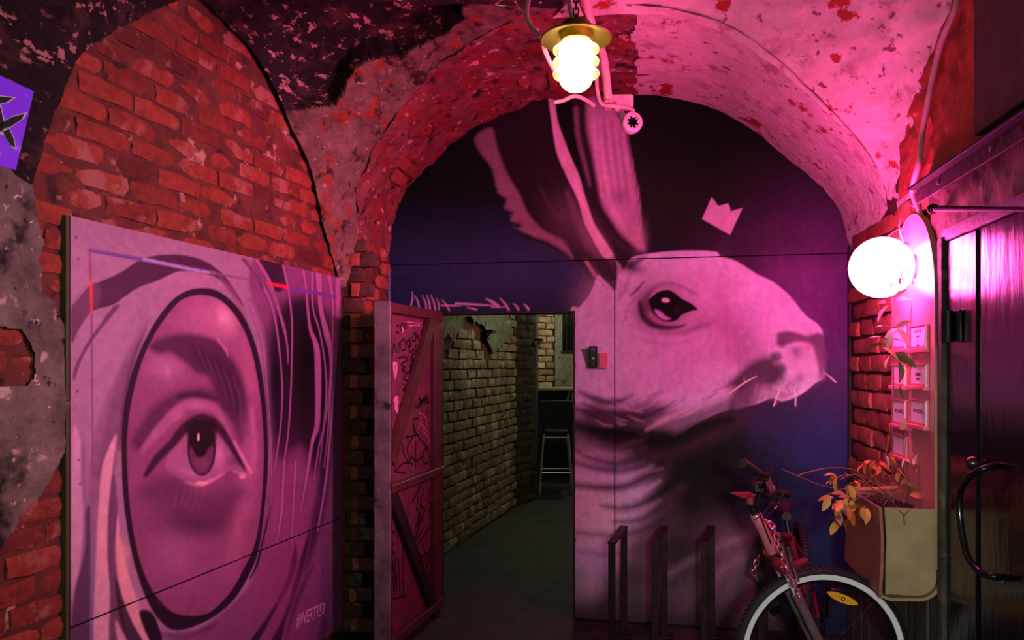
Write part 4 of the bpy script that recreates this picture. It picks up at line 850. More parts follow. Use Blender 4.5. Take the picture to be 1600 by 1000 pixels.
def text_mesh(txt, size, mat, name, parent, origin, ux, uz, ny, extr=.0006, align='LEFT', sx=1.0):
    c = bpy.data.curves.new('t', 'FONT'); c.body = txt; c.size = size; c.extrude = extr; c.align_x = align; c.resolution_u = 2
    t = bpy.data.objects.new('t', c); COL.objects.link(t); dg = bpy.context.evaluated_depsgraph_get(); me = bpy.data.meshes.new_from_object(t.evaluated_get(dg)); bpy.data.objects.remove(t)
    off = np.array(wloc(parent)); o3 = np.array(origin)
    for v in me.vertices: x, y, z = v.co; v.co = Vector(o3+np.array(ux)*x*sx+np.array(uz)*y+np.array(ny)*z-off)
    me.materials.clear(); me.materials.append(mat); me.name = name
    o = bpy.data.objects.new(name, me); COL.objects.link(o); o.parent = parent; return o
p = onL(463, 981, PO+.002); q = onL(507, 960, PO+.002); tp = onL(463, 957, PO+.002)
dirx = (q-p)/np.linalg.norm(q-p)
o = text_mesh('#WERT159', float(tp[2]-p[2])*1.25, simple('pink_lettering', (240, 170, 205), .5), 'lettering', board, p, dirx, (0, 0, 1), LWn, sx=1)
bb = max(v.co.dot(Vector(dirx)) for v in o.data.vertices)-min(v.co.dot(Vector(dirx)) for v in o.data.vertices)
k = float(np.linalg.norm(q-p)/bb); o3 = Vector(p)-wloc(board)
for v in o.data.vertices: d = (v.co-o3).dot(Vector(dirx)); v.co = v.co+Vector(dirx)*d*(k-1)
o['label'] = 'pale pink spray painted signature'

# ------------------------------------------------------------------ purple dragonfly panel at the left edge
pp = [(-62, 116), (0, 118), (53, 143), (25, 265), (-8, 256), (-75, 248), (-100, 180)]
P0 = onL(26, 190, .22); nn = np.array([.75, -.66, 0]); nn /= np.linalg.norm(nn)
V = [onP(a, b, P0, nn) for a, b in pp]
sign = thing('dragonfly_sign', (P0[0], P0[1], P0[2]), 'bright purple cut-out sign with a black dragonfly, high on the left wall', 'sign')
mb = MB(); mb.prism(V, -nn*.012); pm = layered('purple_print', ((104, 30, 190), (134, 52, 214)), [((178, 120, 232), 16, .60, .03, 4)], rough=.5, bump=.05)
pm.node_tree.nodes['Principled BSDF'].inputs['Emission Color'].default_value = (*S((110, 30, 205)), 1); pm.node_tree.nodes['Principled BSDF'].inputs['Emission Strength'].default_value = .55  # emission added to the print so the panel glows by itself
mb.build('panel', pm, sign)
blk = simple('black_ink', (22, 16, 26), .6); wht = simple('white_ink', (220, 205, 225), .6)
def flatpoly(name, pts, pf, mat, parent, thick, n, label=None):
    mb = MB(); mb.prism([pf(a, b) for a, b in pts], np.array(n)*thick); o = mb.build(name, mat, parent)
    if label: o['label'] = label
    return o
pf = lambda a, b: onP(a, b, P0+nn*.001, nn)
pf2 = lambda a, b: onP(a, b, P0+nn*.0026, nn)
wings = [[(-30, 150), (0, 149), (26, 152), (14, 160), (-6, 165), (-30, 166)], [(-6, 195), (20, 181), (43, 175), (38, 185), (18, 199), (-2, 205)], [(3, 203), (14, 198), (22, 215), (26, 234), (18, 230), (8, 216)], [(-40, 205), (-8, 200), (-6, 212), (-36, 226)], [(-8, 150), (2, 165), (8, 196), (4, 212), (-6, 205), (-12, 175)]]
for w in wings:
    c = np.mean(w, 0); big = [tuple(c+(np.array(a)-c)*1.0) for a in w]; sm = [tuple(c+(np.array(a)-c)*.80) for a in w]
    flatpoly('wing_outline', big, pf, wht, sign, .001, nn); flatpoly('wing', sm, pf2, blk, sign, .001, nn)
mb = MB(); mb.tube([P0-nn*.02, onL(20, 150, -.02)], .008, 8); mb.tube([P0-nn*.02, onL(-20, 240, -.02)], .008, 8); mb.build('bracket', simple('bracket_steel', (40, 38, 38), .5, .7), sign)

# ------------------------------------------------------------------ red metal door standing open
h0 = onY(690, 570, 4.615); h0[2] = 0; e0 = atZ(606, 570, 4.0); e0[2] = 0
du = e0-h0; DW = np.linalg.norm(du[:2]); du = du/DW; dn = np.array([-du[1], du[0], 0]); 
if dn[0] < 0: dn = -dn
ZD = ZL+.0; ZB = .05
door = thing('door_1', h0, 'red steel door covered in graffiti, swung open against the left pier', 'door', kind='structure')
RD = np.array([[du[0], dn[0], 0], [du[1], dn[1], 0], [0, 0, 1]])
dred = simple('red_door_paint', (122, 58, 78), .5, .0, .35, 30, .25); dred2 = simple('red_door_frame_paint', (88, 46, 50), .45, .0, .3, 30, .25)
ddk = simple('dark_door_paint', (44, 34, 38), .5, .2, .3); dwh = layered('worn_edge_highlight', ((150, 128, 136), (104, 84, 92)), [((60, 40, 46), 8, .55, .1, 6)], .5, .3)
def D(s, z, t=0): return h0+du*s+dn*t+np.array([0, 0, z])
def dbox(mb, s0, s1, z0, z1, t0, t1, bev=.003): mb.bbox(D((s0+s1)/2, (z0+z1)/2, (t0+t1)/2), (s1-s0, t1-t0, z1-z0), RD, bev)
mb = MB(); dbox(mb, 0, DW-.01, ZB, ZD, -.03, -.024, .001); mb.build('door_sheet', dred, door)
for nm, a in (('top_rail', (0, DW, ZD-.055, ZD, -.024, .014)), ('middle_rail', (.0, DW-.02, .90, .945, -.024, .02)), ('bottom_rail', (0, DW, ZB, ZB+.05, -.024, .014)), ('stile', (0, .13, ZB, ZD, -.0235, .006)), ('stile', (DW-.035, DW, ZB, ZD, -.024, .012))):
    mb = MB(); dbox(mb, *a); mb.build(nm, dred2, door)
mb = MB(); dbox(mb, DW, DW+.012, ZB, ZD+.004, -.075, .018, .002); mb.build('edge_plate', dwh, door)['label'] = 'worn whitish metal edge of the door, highlight in its colour'  # pale edge colour carries the highlight along the leaf
mb = MB(); dbox(mb, DW-.03, DW-.001, ZB, ZD, -.075, -.032, .002); mb.build('edge_channel', ddk, door)
def brace(name, p, q, w, mat):
    a = onP(*p, D(0, 0, .004), dn); b = onP(*q, D(0, 0, .004), dn); t = (b-a)/np.linalg.norm(b-a); wv = np.cross(t, dn)*w/2
    mb = MB(); mb.prism([a-wv-dn*.022, b-wv-dn*.022, b+wv-dn*.022, a+wv-dn*.022], dn*.030); mb.build(name, mat, door)
brace('brace', (679, 490), (612, 722), .085, dred2); brace('brace', (612, 768), (684, 962), .085, ddk)
def dstroke(pts, w, mb, o=.0215):
    n = -1
    P = spline(pts, 4) if len(pts) > 2 else np.array(pts, float)
    Q = [onP(a, b, D(0, 0, -.0235), dn) for a, b in P]; vs = []
    for i, c in enumerate(Q):
        t = Q[min(i+1, len(Q)-1)]-Q[max(i-1, 0)]; t = t/(np.linalg.norm(t)+1e-9); s = np.cross(t, dn)*w/2; vs += [c-s, c+s]
    mb.add(vs, [(2*i, 2*i+1, 2*i+3, 2*i+2) for i in range(len(Q)-1)])
c5 = lambda L: [(590+.27*a, 470+.27*b) for a, b in L]; c6 = lambda L: [(590+.27*a, 730+.27*b) for a, b in L]
mb = MB()
for L in [[(85, 330), (95, 250), (112, 300), (125, 240), (128, 300)], [(150, 222), (135, 240), (140, 285), (160, 280), (158, 235), (148, 222)], [(185, 225), (168, 240), (178, 262), (190, 250), (185, 215), (188, 268)], [(205, 195), (198, 225), (218, 232), (220, 200), (205, 185)], [(222, 175), (225, 210), (240, 200), (232, 230)], [(195, 260), (180, 280), (195, 300), (205, 270)], [(110, 150), (120, 140), (125, 160)], [(140, 130), (132, 165), (148, 170), (150, 138), (142, 128)], [(155, 170), (162, 130), (168, 165)], [(105, 180), (125, 185)],
          [(285, 130), (262, 120), (268, 150), (250, 190), (262, 200), (240, 245)], [(270, 120), (290, 125)], [(120, 330), (160, 325), (170, 345), (135, 370), (160, 385), (140, 400), (170, 420), (150, 450), (175, 465)], [(240, 260), (200, 330), (215, 340), (185, 380), (200, 390), (175, 420)], [(235, 300), (190, 400), (215, 380), (180, 450)], [(225, 250), (190, 345), (222, 330)], [(250, 290), (205, 410)], [(150, 480), (165, 500), (145, 515), (160, 525)], [(75, 280), (82, 290), (72, 320), (80, 330), (74, 350)],
          [(220, 590), (225, 620), (240, 600), (245, 560), (255, 610), (262, 560), (272, 605), (280, 550), (290, 600), (300, 575)], [(235, 570), (300, 590)], [(230, 600), (298, 560)], [(240, 620), (285, 540)], [(290, 620), (285, 660)],
          [(235, 680), (208, 690), (212, 760), (220, 790)], [(160, 790), (235, 775)], [(210, 780), (170, 860), (195, 925)], [(205, 680), (220, 760), (290, 850)], [(145, 830), (150, 880), (175, 930), (190, 920)], [(195, 900), (225, 925), (260, 900), (262, 870)], [(222, 810), (220, 970)], [(280, 855), (262, 890), (270, 940), (298, 930), (295, 880), (280, 855)], [(290, 855), (275, 850)], [(205, 945), (150, 940), (105, 985)], [(100, 960), (105, 990), (165, 995)]]: dstroke(c5(L), .0105, mb)
for L in [[(270, 70), (205, 195)], [(240, 150), (225, 240), (235, 260), (215, 380)], [(270, 120), (245, 220), (270, 250), (225, 400)], [(280, 240), (235, 330), (245, 260), (220, 410)], [(255, 200), (235, 380)], [(295, 120), (300, 160), (290, 190), (308, 220), (300, 250), (318, 290), (310, 335)], [(300, 345), (230, 450)], [(270, 350), (222, 420)], [(260, 440), (280, 500), (325, 525)], [(320, 470), (255, 520)], [(270, 520), (295, 600), (310, 560)], [(280, 540), (300, 630), (318, 560)], [(265, 470), (300, 560)], [(305, 450), (290, 600)],
          [(82, 378), (102, 374)], [(115, 390), (120, 430)], [(90, 430), (85, 480), (102, 510)], [(85, 490), (92, 720)], [(100, 520), (98, 740)], [(112, 600), (108, 735)], [(120, 520), (130, 755)], [(145, 450), (152, 740)], [(85, 765), (165, 745)], [(90, 560), (112, 690)]]: dstroke(c6(L), .0115, mb)
o = mb.build('graffiti', simple('black_marker', (20, 14, 18), .45), door); o['label'] = 'black marker scribbles and tags'
mb = MB(); mb.add([D(.15, 0, -.0232)]*0, [])
pk = simple('pink_marker', (245, 150, 200), .5)
def dshape(pts): mb.add([onP(a, b, D(0, 0, -.0225), dn) for a, b in c5(pts)], [tuple(range(len(pts)))])
dshape([(98, 560), (108, 548), (120, 556), (122, 590), (116, 600), (122, 630), (115, 655), (106, 640), (98, 625), (100, 590), (92, 580)])
dshape([(88, 360), (98, 350), (112, 358), (116, 390), (110, 430), (103, 460), (96, 430), (90, 400)]); dshape([(140, 155), (148, 150), (152, 180), (146, 186)])
for k in range(6): dstroke(c5([(118+k*27, 38+k*4), (130+k*27, 50+k*4), (134+k*27, 38+k*4)]), .004, mb)
for L in [[(240, 640), (255, 690), (235, 740)], [(255, 650), (285, 690), (275, 740)], [(240, 700), (290, 760), (300, 830)], [(260, 740), (295, 800)], [(170, 120), (240, 130), (265, 120)], [(180, 145), (250, 140)]]: dstroke(c5(L), .004, mb)
mb.build('graffiti', pk, door)['label'] = 'pink paint marks and sticker shapes'
mb = MB()
for k in range(4): mb.add([onP(a, b, D(0, 0, -.0220), dn) for a, b in c5([(98+k*3, 378+k*16), (108, 376+k*16), (104, 388+k*16)])], [(0, 1, 2)])
mb.build('sticker_face', simple('sticker_black', (26, 12, 20), .5), door)
mb = MB()
for z in (.25, 1.0, 1.75): mb.lathe([(0, 0), (.011, 0), (.011, .09), (0, .09)], D(-.012, z, .0), seg=10)
mb.build('hinge', simple('hinge_steel', (70, 50, 56), .5, .6), door)

# ------------------------------------------------------------------ intercom and small box on the mural
def onM(px, py, t=0): return onY(px, py, YB-t)
ic = thing('door_intercom', onM(927, 560, 0), 'small black intercom with a round lens beside the doorway', 'intercom')
a = onM(921, 575, .002); b = onM(933.5, 541, .002); mb = MB(); mb.bbox(((a[0]+b[0])/2, YB-.014, (a[2]+b[2])/2), (b[0]-a[0], .026, b[2]-a[2]), None, .005); mb.build('body', simple('black_plastic', (26, 20, 24), .3), ic)
mb = MB(); mb.lathe([(0, .006), (.006, .006), (.009, .002), (.009, 0)], ((a[0]+b[0])/2, YB-.027, a[2]+.06), (0, -1, 0), 16); mb.build('lens', simple('lens_white', (220, 190, 205), .2), ic)
mb = MB(); mb.box(((a[0]+b[0])/2, YB-.028, b[2]-.02), (.022, .002, .016)); mb.build('speaker', simple('grey_grille', (120, 90, 110), .5), ic)
mb = MB(); mb.lathe([(0, .004), (.007, .004), (.008, 0)], ((a[0]+b[0])/2, YB-.027, a[2]+.025), (0, -1, 0), 16); mb.build('call_button', simple('button_grey', (90, 60, 76), .4), ic)
mb = MB(); mb.prism([onM(908, 545, .0015), onM(921, 545, .0015), onM(921, 575, .0015), onM(917, 575, .0015)], (0, -.001, 0)); o = mb.build('olive_patch', simple('olive_grey', (112, 108, 84), .7), wall_back); o['label'] = 'flat olive patch beside the intercom'  # flat olive triangle laid against the intercom
jb = thing('junction_box', onM(943, 563, 0), 'pink painted little box right of the intercom', 'box')
a = onM(936, 575.5, .002); b = onM(949, 551.5, .002); mb = MB(); mb.bbox(((a[0]+b[0])/2, YB-.012, (a[2]+b[2])/2), (b[0]-a[0], .022, b[2]-a[2]), None, .004); mb.build('cover', simple('pink_box', (250, 120, 140), .5), jb)
scm = simple('screw', (90, 60, 70), .4, .8)
for z in (.2, .8): mb = MB(); mb.lathe([(0, .002), (.003, .002), (.003, 0)], ((a[0]+b[0])/2-.008, YB-.023, a[2]+(b[2]-a[2])*z), (0, -1, 0), 8); mb.build('screw', scm, jb)
# trim along the right of the mural
mb = MB(); mb.bbox((XR-.008, YB-.012, 1.15), (.02, .03, 2.3)); o = mb.build('trim_1', simple('dark_trim', (30, 24, 28), .6), None); tag(o, 'dark strip closing the right edge of the mural wall', 'trim', kind='structure')
mb = MB(); mb.bbox((XJL+.012, YB-.03, 2.08), (.016, .03, .28)); o = mb.build('trim_2', simple('pale_trim', (96, 110, 128), .5), None); tag(o, 'short pale steel strip above the open red door', 'trim', kind='structure')

# ------------------------------------------------------------------ globe lamp, notice board, planter
XB = 1.10
gl = np.array([.962, 3.45, 2.02]); gpx = proj(gl); 
gl = atZ(1377, 418, 3.21); GR = 47*3.21/F
globe = thing('globe_lamp', gl, 'glowing white globe wall lamp giving off hot pink light, on the notice board', 'lamp')
mb = MB(); mb.lathe([(GR*math.sin(t), GR*math.cos(t)) for t in np.linspace(0.001, PI-.001, 33)], gl, seg=48); mb.build('globe', emit('globe_glow', GLOBE_C, GLOBE_L), globe, True)
mb = MB(); mb.lathe([(0, 0), (.05, 0), (.055, .006), (.055, .03), (.038, .045), (0, .045)], (XB-.003, gl[1], gl[2]), (-1, 0, 0), 28); mb.build('mount', simple('lamp_mount', (200, 60, 90), .5), globe, True)
wire = simple('pale_cable', (214, 150, 168), .5); wire_dk = simple('dark_cable', (36, 26, 30), .5)
mb = MB(); mb.tube(spline([atZ(1429, 323, 3.2), atZ(1420, 321, 3.18), atZ(1410, 333, 3.15), atZ(1405, 355, 3.15), atZ(1412, 378, 3.2)], 6), .0028, 6); mb.tube(spline([atZ(1405, 357, 3.15), atZ(1396, 362, 3.1), atZ(1384, 371, 3.1)], 5), .0028, 6); mb.build('cable', wire, globe, True)

nbd = thing('notice_planter_board', (XB, 3.45, .66), 'tall round-topped plywood board with card holders and a planter box curving out of its foot', 'notice board')
ya = float(onX(1393, 570, XB)[1]); yb_ = float(onX(1461, 570, XB)[1]); zt = float(onX(1418, 340, XB)[2]); zb = float(onX(1441, 920, XB)[2])
ply = layered('plywood', ((176, 156, 116), (156, 136, 98)), [((150, 118, 80), 11, .62, .1, 8)], .6, .25, 50)
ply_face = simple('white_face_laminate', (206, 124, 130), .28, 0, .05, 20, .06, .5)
prof = []; ym = (ya+yb_)/2; hw = (ya-yb_)/2
for t in np.linspace(0, PI, 25): prof.append((ym+hw*math.cos(t), zt-.36+.36*math.sin(t)))
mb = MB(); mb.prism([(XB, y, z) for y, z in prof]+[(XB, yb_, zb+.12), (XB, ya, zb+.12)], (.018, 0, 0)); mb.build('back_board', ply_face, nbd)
mb = MB(); rim = [(XB+.0, yb_-.0015, zb+.12)]+[(XB, y, z) for y, z in reversed(prof)]
vs = []; R_ = []
for (x, y, z) in rim:
    d = np.array([0, y-ym, max(0, z-(zt-.36))]); d = d/(np.linalg.norm(d)+1e-9); vs += [np.array([x-.002, y, z])+d*.003, np.array([x+.022, y, z])+d*.003, np.array([x+.022, y, z])-d*.001, np.array([x-.002, y, z])-d*.001]
n = len(rim); mb.add(vs, [(4*i+k, 4*i+(k+1) % 4, 4*i+4+(k+1) % 4, 4*i+4+k) for i in range(n-1) for k in range(4)]); mb.build('edge', ply, nbd)
XL_ = float(onY(1379, 570, yb_)[0]); zt2 = float(onY(1382, 794, yb_)[2]); rc = .085
# curved skin: down the wall side, round the corner, along the bottom, up the room side
sk = [(XB+.018, zb+.14)]+[(XB+.018-rc+rc*math.cos(t), zb+rc-rc*math.sin(t)) for t in np.linspace(0, PI/2, 9)]+[(XL_+.03, zb-.004), (XL_-.002, zb+.006)]
sk2 = [(XL_-.002, zb+.006), (XL_+.004, zb+.12), (XL_+.006, (zb+zt2)/2+.05), (XL_-.002, zt2)]
def skin(path, th):
    vs = []
    for i, (x, z) in enumerate(path):
        a = np.array(path[max(0, i-1)]); b = np.array(path[min(len(path)-1, i+1)]); t = (b-a)/np.linalg.norm(b-a); nx, nz = -t[1], t[0]
        for (y) in (yb_, ya): vs += [(x, y, z), (x+nx*th, y, z+nz*th)]
    fs = []
    for i in range(len(path)-1):
        o = 4*i; fs += [(o, o+2, o+6, o+4), (o+1, o+5, o+7, o+3), (o, o+4, o+5, o+1), (o+2, o+3, o+7, o+6)]
    return vs, fs+[(0, 1, 3, 2), (4*len(path)-4, 4*len(path)-2, 4*len(path)-1, 4*len(path)-3)]
mb = MB(); mb.add(*skin(sk, .012)); mb.build('planter_curve', ply, nbd, True)
mb = MB(); mb.add(*skin(sk2, .012)); mb.build('planter_side', simple('planter_side_shaded', (150, 96, 84), .6, 0, .2), nbd, True)  # room side of the plywood, its dark red shading put into the colour
endp = [(XL_+.008, zt2), (XB+.006, zt2), (XB+.006, zb+.12)]+[(XB+.006-rc+.01+(rc-.01)*math.cos(t), zb+rc-(rc-.01)*math.sin(t)) for t in np.linspace(0, PI/2, 9)]+[(XL_+.012, zb+.01), (XL_+.012, zb+.12), (XL_+.016, (zb+zt2)/2+.05)]
for y, nm in ((yb_+.002, 'planter_end'), (ya-.016, 'planter_end')):
    mb = MB(); mb.prism([(x, y, z) for x, z in endp], (0, .014, 0)); mb.build(nm, ply, nbd)
mb = MB(); P, N_ = relief_grid(lambda u, v: np.stack([XL_+.01+u*(XB-XL_-.015), yb_+.016+v*(ya-yb_-.03), np.full(len(u), zt2-.035)], 1), 14, 30, .02, 20); mb.grid(P, 14, 30); mb.build('soil', layered('soil', ((50, 38, 30), (30, 24, 20)), [], .9, 1), nbd, True)
crk = simple('crack_dark', (90, 66, 44), .7); mb = MB()
y = yb_-.0005
f = lambda a, b: onY(a, b, yb_+.0012)
for L in [[(1404, 797), (1412, 804), (1413, 820)], [(1420, 797), (1413, 806)]]: mb.tube([f(*q) for q in L], .0022, 5)
mb.build('crack', crk, nbd)
# card holders: rows x two columns
hold = simple('holder_acrylic', (240, 120, 140), .25, 0, 0, 20, .05); card = simple('white_card', (238, 214, 236), .5, 0, 0, 20, .03); clip = simple('holder_edge', (250, 226, 236), .3)
rows = [(510, 545), (571, 603), (626, 664), (682, 712)]
texts = [('ART STUDIO', '2nd floor', '5/5'), ('SHOWROOM', 'floor 1'), ('АТЕЛЬЕ', ''), ('', '')]
texts = [('AUDITION', 'name', '55', 'hours'), ('ДОМИК', 'студия'), ('АРТСКЛАД', ''), ('', '')]
for ri, (r0, r1) in enumerate(rows):
    for ci, (x0, x1) in enumerate(((1397, 1419), (1424, 1452))):
        if ri == 3 and ci == 1: continue
        ztop = float(onX((x0+x1)/2, r0, XB)[2]); zbt = float(onX((x0+x1)/2, r1, XB)[2]); y0 = float(onX(x0, 570, XB)[1]); y1 = float(onX(x1, 570, XB)[1])
        mb = MB(); mb.bbox((XB-.004, (y0+y1)/2, (ztop+zbt)/2), (.006, y0-y1, ztop-zbt), None, .001); mb.bbox((XB-.012, (y0+y1)/2, zbt-.008), (.024, y0-y1+.006, .016), None, .002); mb.bbox((XB-.007, (y0+y1)/2, ztop+.003), (.014, y0-y1+.006, .006), None, .001)
        h = mb.build('card_holder', hold, nbd)
        mb = MB(); mb.bbox((XB-.0085, (y0+y1)/2-.004, (ztop+zbt)/2+.002), (.002, (y0-y1)*.80, (ztop-zbt)*.84), None, .0004); mb.build('card', card, h)
        mb = MB(); mb.bbox((XB-.010, y1+.004, (ztop+zbt)/2), (.010, .006, ztop-zbt), None, .001); mb.build('clip', clip, h)
        tx = texts[ri]; hh = (ztop-zbt)
        if ci == 1 or ri in (2,):
            for li, s in enumerate(tx):
                if s: text_mesh(s, hh*(.20 if li == 0 else .15), blk, 'lettering', h, (XB-.0100, (y0+y1)/2-.004, ztop-hh*((.28 if len(tx) > 2 else .5)+li*.2)), (0, -1, 0), (0, 0, 1), (-1, 0, 0), .0003, 'CENTER')

# ------------------------------------------------------------------ climbing plant and dry plants in the planter
leaf_g = simple('leaf_green', (120, 118, 62), .6, 0, .1, 30, .3); leaf_r = simple('leaf_russet', (196, 104, 54), .6, 0, .1, 30, .35); leaf_o = simple('leaf_ochre', (214, 150, 74), .6, 0, .1, 30, .3); stem_m = simple('stem_brown', (150, 96, 74), .7, 0, .2); leaf_p = simple('leaf_pale', (206, 180, 170), .6, 0, .1, 30, .2)
def leaf_me(L, Wd, mat, seed):
    r = random.Random(seed); vs = []; n = 5; cv = r.uniform(.1, .35)
    for i in range(n):
        t = i/(n-1); w = Wd/2*math.sin(PI*min(.97, max(.06, t)))**.8; z = -cv*L*t*t
        vs += [(-w, L*t, z+w*.35), (0, L*t, z), (w, L*t, z+w*.35)]
    fs = []
    for i in range(n-1): a = 3*i; fs += [(a, a+1, a+4, a+3), (a+1, a+2, a+5, a+4)]
    me = bpy.data.meshes.new('leaf'); me.from_pydata(vs, [], fs); me.materials.append(mat); me.shade_smooth(); return me
LM = {k: [leaf_me(L, w, m, s) for s in range(3)] for k, (L, w, m) in {'g': (.075, .036, leaf_g), 'r': (.07, .034, leaf_r), 'o': (.075, .036, leaf_o), 'p': (.075, .034, leaf_p)}.items()}
rl = random.Random(12)
def put_leaf(parent, p, d, kind, sc=1.0):
    d = Vector(d).normalized(); q = d.to_track_quat('Y', 'Z').to_matrix().to_4x4() @ Matrix.Rotation(rl.uniform(-1, 1), 4, 'Y')
    o = bpy.data.objects.new('leaf', LM[kind][rl.randrange(3)]); COL.objects.link(o); o.parent = parent
    o.matrix_local = Matrix.Translation(Vector(p)-wloc(parent)) @ q @ Matrix.Scale(sc, 4); return o
vine = thing('climbing_vine', atZ(1404, 780, 3.2), 'thin climbing vine with pink lit leaves rising from the planter past the lamp', 'plant')
mb = MB()
vs1 = [atZ(1392, 790, 3.35), atZ(1380, 740, 3.30), atZ(1388, 690, 3.3), atZ(1396, 620, 3.28), atZ(1396, 575, 3.25), atZ(1399, 540, 3.25)]
vs2 = [atZ(1420, 780, 3.2), atZ(1414, 720, 3.2), atZ(1418, 640, 3.2), atZ(1422, 580, 3.2), atZ(1422, 520, 3.2), atZ(1424, 480, 3.2), atZ(1428, 450, 3.2), atZ(1421, 428, 3.12), atZ(1412, 422, 3.06), atZ(1408, 432, 3.05)]
mb.tube(spline(vs1, 5), .0022, 6); mb.tube(spline(vs2, 5), .0022, 6); mb.tube(spline([atZ(1424, 500, 3.2), atZ(1408, 515, 3.15), atZ(1392, 520, 3.15)], 5), .002, 6); mb.build('stem', stem_m, vine, True)
for (x, y, Z, dx, dy, k, sc) in [(1408, 432, 3.02, -.3, -.6, 'r', .5), (1408, 430, 3.02, .1, -.9, 'r', .45), (1412, 426, 3.02, .6, -.5, 'r', .45), (1400, 440, 3.02, -.9, -.4, 'r', .55), (1416, 436, 3.02, -.4, -.5, 'r', .45), (1408, 381, 3.02, .8, .1, 'r', .5),
        (1388, 478, 3.15, -.7, -.7, 'p', 1.1), (1392, 477, 3.1, .5, -.8, 'p', 1.0), (1400, 470, 3.1, .9, .3, 'p', .9), (1384, 474, 3.2, -.9, .2, 'p', .8), (1396, 466, 3.1, .6, .5, 'p', .8), (1399, 512, 3.1, .8, .5, 'p', .9), (1396, 514, 3.1, -.7, -.8, 'p', 1.2), (1402, 514, 3.1, .7, -.8, 'p', 1.1), (1392, 512, 3.1, -.9, .3, 'p', .9),
        (1388, 532, 3.1, -1, .5, 'g', 1.0), (1384, 530, 3.15, .8, .1, 'g', 1.0), (1382, 538, 3.1, -.9, -.1, 'g', 1.2), (1376, 542, 3.1, .9, -.7, 'g', 1.2), (1390, 556, 3.1, -.6, -.8, 'p', .9), (1394, 555, 3.1, .9, -.3, 'g', 1.3), (1404, 566, 3.1, .3, -.9, 'g', 1.1), (1410, 565, 3.1, .9, .4, 'r', .8), (1408, 600, 3.1, -.1, -1, 'g', .8), (1416, 655, 3.15, -.5, -.7, 'g', .7)]:
    p = atZ(x, y, Z); d = np.array([cs, sn, 0])*dx+np.array([0, 0, 1])*dy+np.array([sn, -cs, 0])*rl.uniform(-.2, .5); put_leaf(vine, p, d, k, sc)
dry = thing('dry_creeper', atZ(1385, 785, 3.2), 'tangle of dry stems with orange autumn leaves spilling over the planter', 'plant')
mb = MB()
def img(dx, dy, dd=0): return np.array([cs, sn, 0])*dx+np.array([0, 0, 1.])*dy+np.array([-sn, cs, 0])*dd
paths = [[(1388, 790, 3.3), (1360, 760, 3.2), (1335, 742, 3.1), (1312, 750, 3.0)], [(1395, 788, 3.3), (1370, 758, 3.2), (1340, 752, 3.1), (1318, 765, 3.0)], [(1385, 785, 3.35), (1355, 748, 3.3), (1325, 742, 3.2), (1303, 748, 3.1)], [(1400, 790, 3.2), (1375, 770, 3.1), (1350, 768, 3.05), (1330, 782, 3.0)],
         [(1370, 780, 3.3), (1340, 738, 3.2), (1300, 731, 3.1), (1262, 738, 3.05), (1245, 744, 3.0)], [(1330, 766, 3.2), (1290, 760, 3.1), (1262, 750, 3.05), (1222, 733, 3.0)], [(1378, 785, 3.3), (1368, 745, 3.3), (1369, 728, 3.3), (1362, 722, 3.3)], [(1405, 785, 3.3), (1392, 750, 3.3), (1380, 735, 3.3)], [(1410, 790, 3.25), (1420, 750, 3.25), (1432, 735, 3.2)], [(1425, 790, 3.25), (1428, 760, 3.2), (1412, 735, 3.2)],
         [(1400, 788, 3.3), (1365, 765, 3.2), (1345, 745, 3.15), (1330, 738, 3.1)], [(1390, 788, 3.25), (1380, 768, 3.2), (1352, 776, 3.1)], [(1412, 788, 3.3), (1398, 764, 3.3), (1372, 758, 3.25)], [(1380, 790, 3.2), (1400, 768, 3.2), (1425, 772, 3.2)]]
for P in paths: mb.tube(spline([atZ(*q) for q in P], 6), [.0022]*(6*(len(P)-1))+[.001], 5)
for k in range(26):
    a = atZ(rl.uniform(1370, 1430), rl.uniform(775, 792), rl.uniform(3.15, 3.5)); b = a+img(rl.uniform(-.18, .12), rl.uniform(.03, .12), rl.uniform(-.1, .1)); c = b+img(rl.uniform(-.08, .08), rl.uniform(-.05, .05), 0); mb.tube([a, (a+b)/2+img(0, .02), b, c], .0014, 5)
mb.build('stems', stem_m, dry, True)
mb = MB(); mb.tube([atZ(1340, 766, 3.2), atZ(1402, 762, 3.3)], .010, 8); mb.build('stick', simple('dry_stick', (206, 130, 110), .7, 0, .3), dry, True)
for (cx, cy, n, ks, sp) in [(1318, 785, 26, 'oorog', 16), (1340, 795, 10, 'oor', 9), (1309, 812, 8, 'gor', 7), (1305, 745, 5, 'or', 7), (1300, 775, 5, 'or', 6), (1356, 722, 8, 'rrr', 12), (1372, 727, 5, 'rr', 7), (1392, 712, 6, 'rp', 9), (1425, 712, 10, 'rgp', 12), (1445, 725, 8, 'rg', 12), (1405, 735, 6, 'rg', 12), (1330, 756, 5, 'or', 8), (1415, 760, 6, 'gr', 14)]:
    for k in range(n):
        Z = rl.uniform(2.98, 3.12) if cx < 1350 else rl.uniform(3.12, 3.3)
        p = atZ(cx+rl.gauss(0, sp*.55), cy+rl.gauss(0, sp*.45), Z); put_leaf(dry, p, img(rl.uniform(-.7, .7), rl.uniform(-1, .15), rl.uniform(-.6, .3)), rl.choice(ks), rl.uniform(.55, .9))

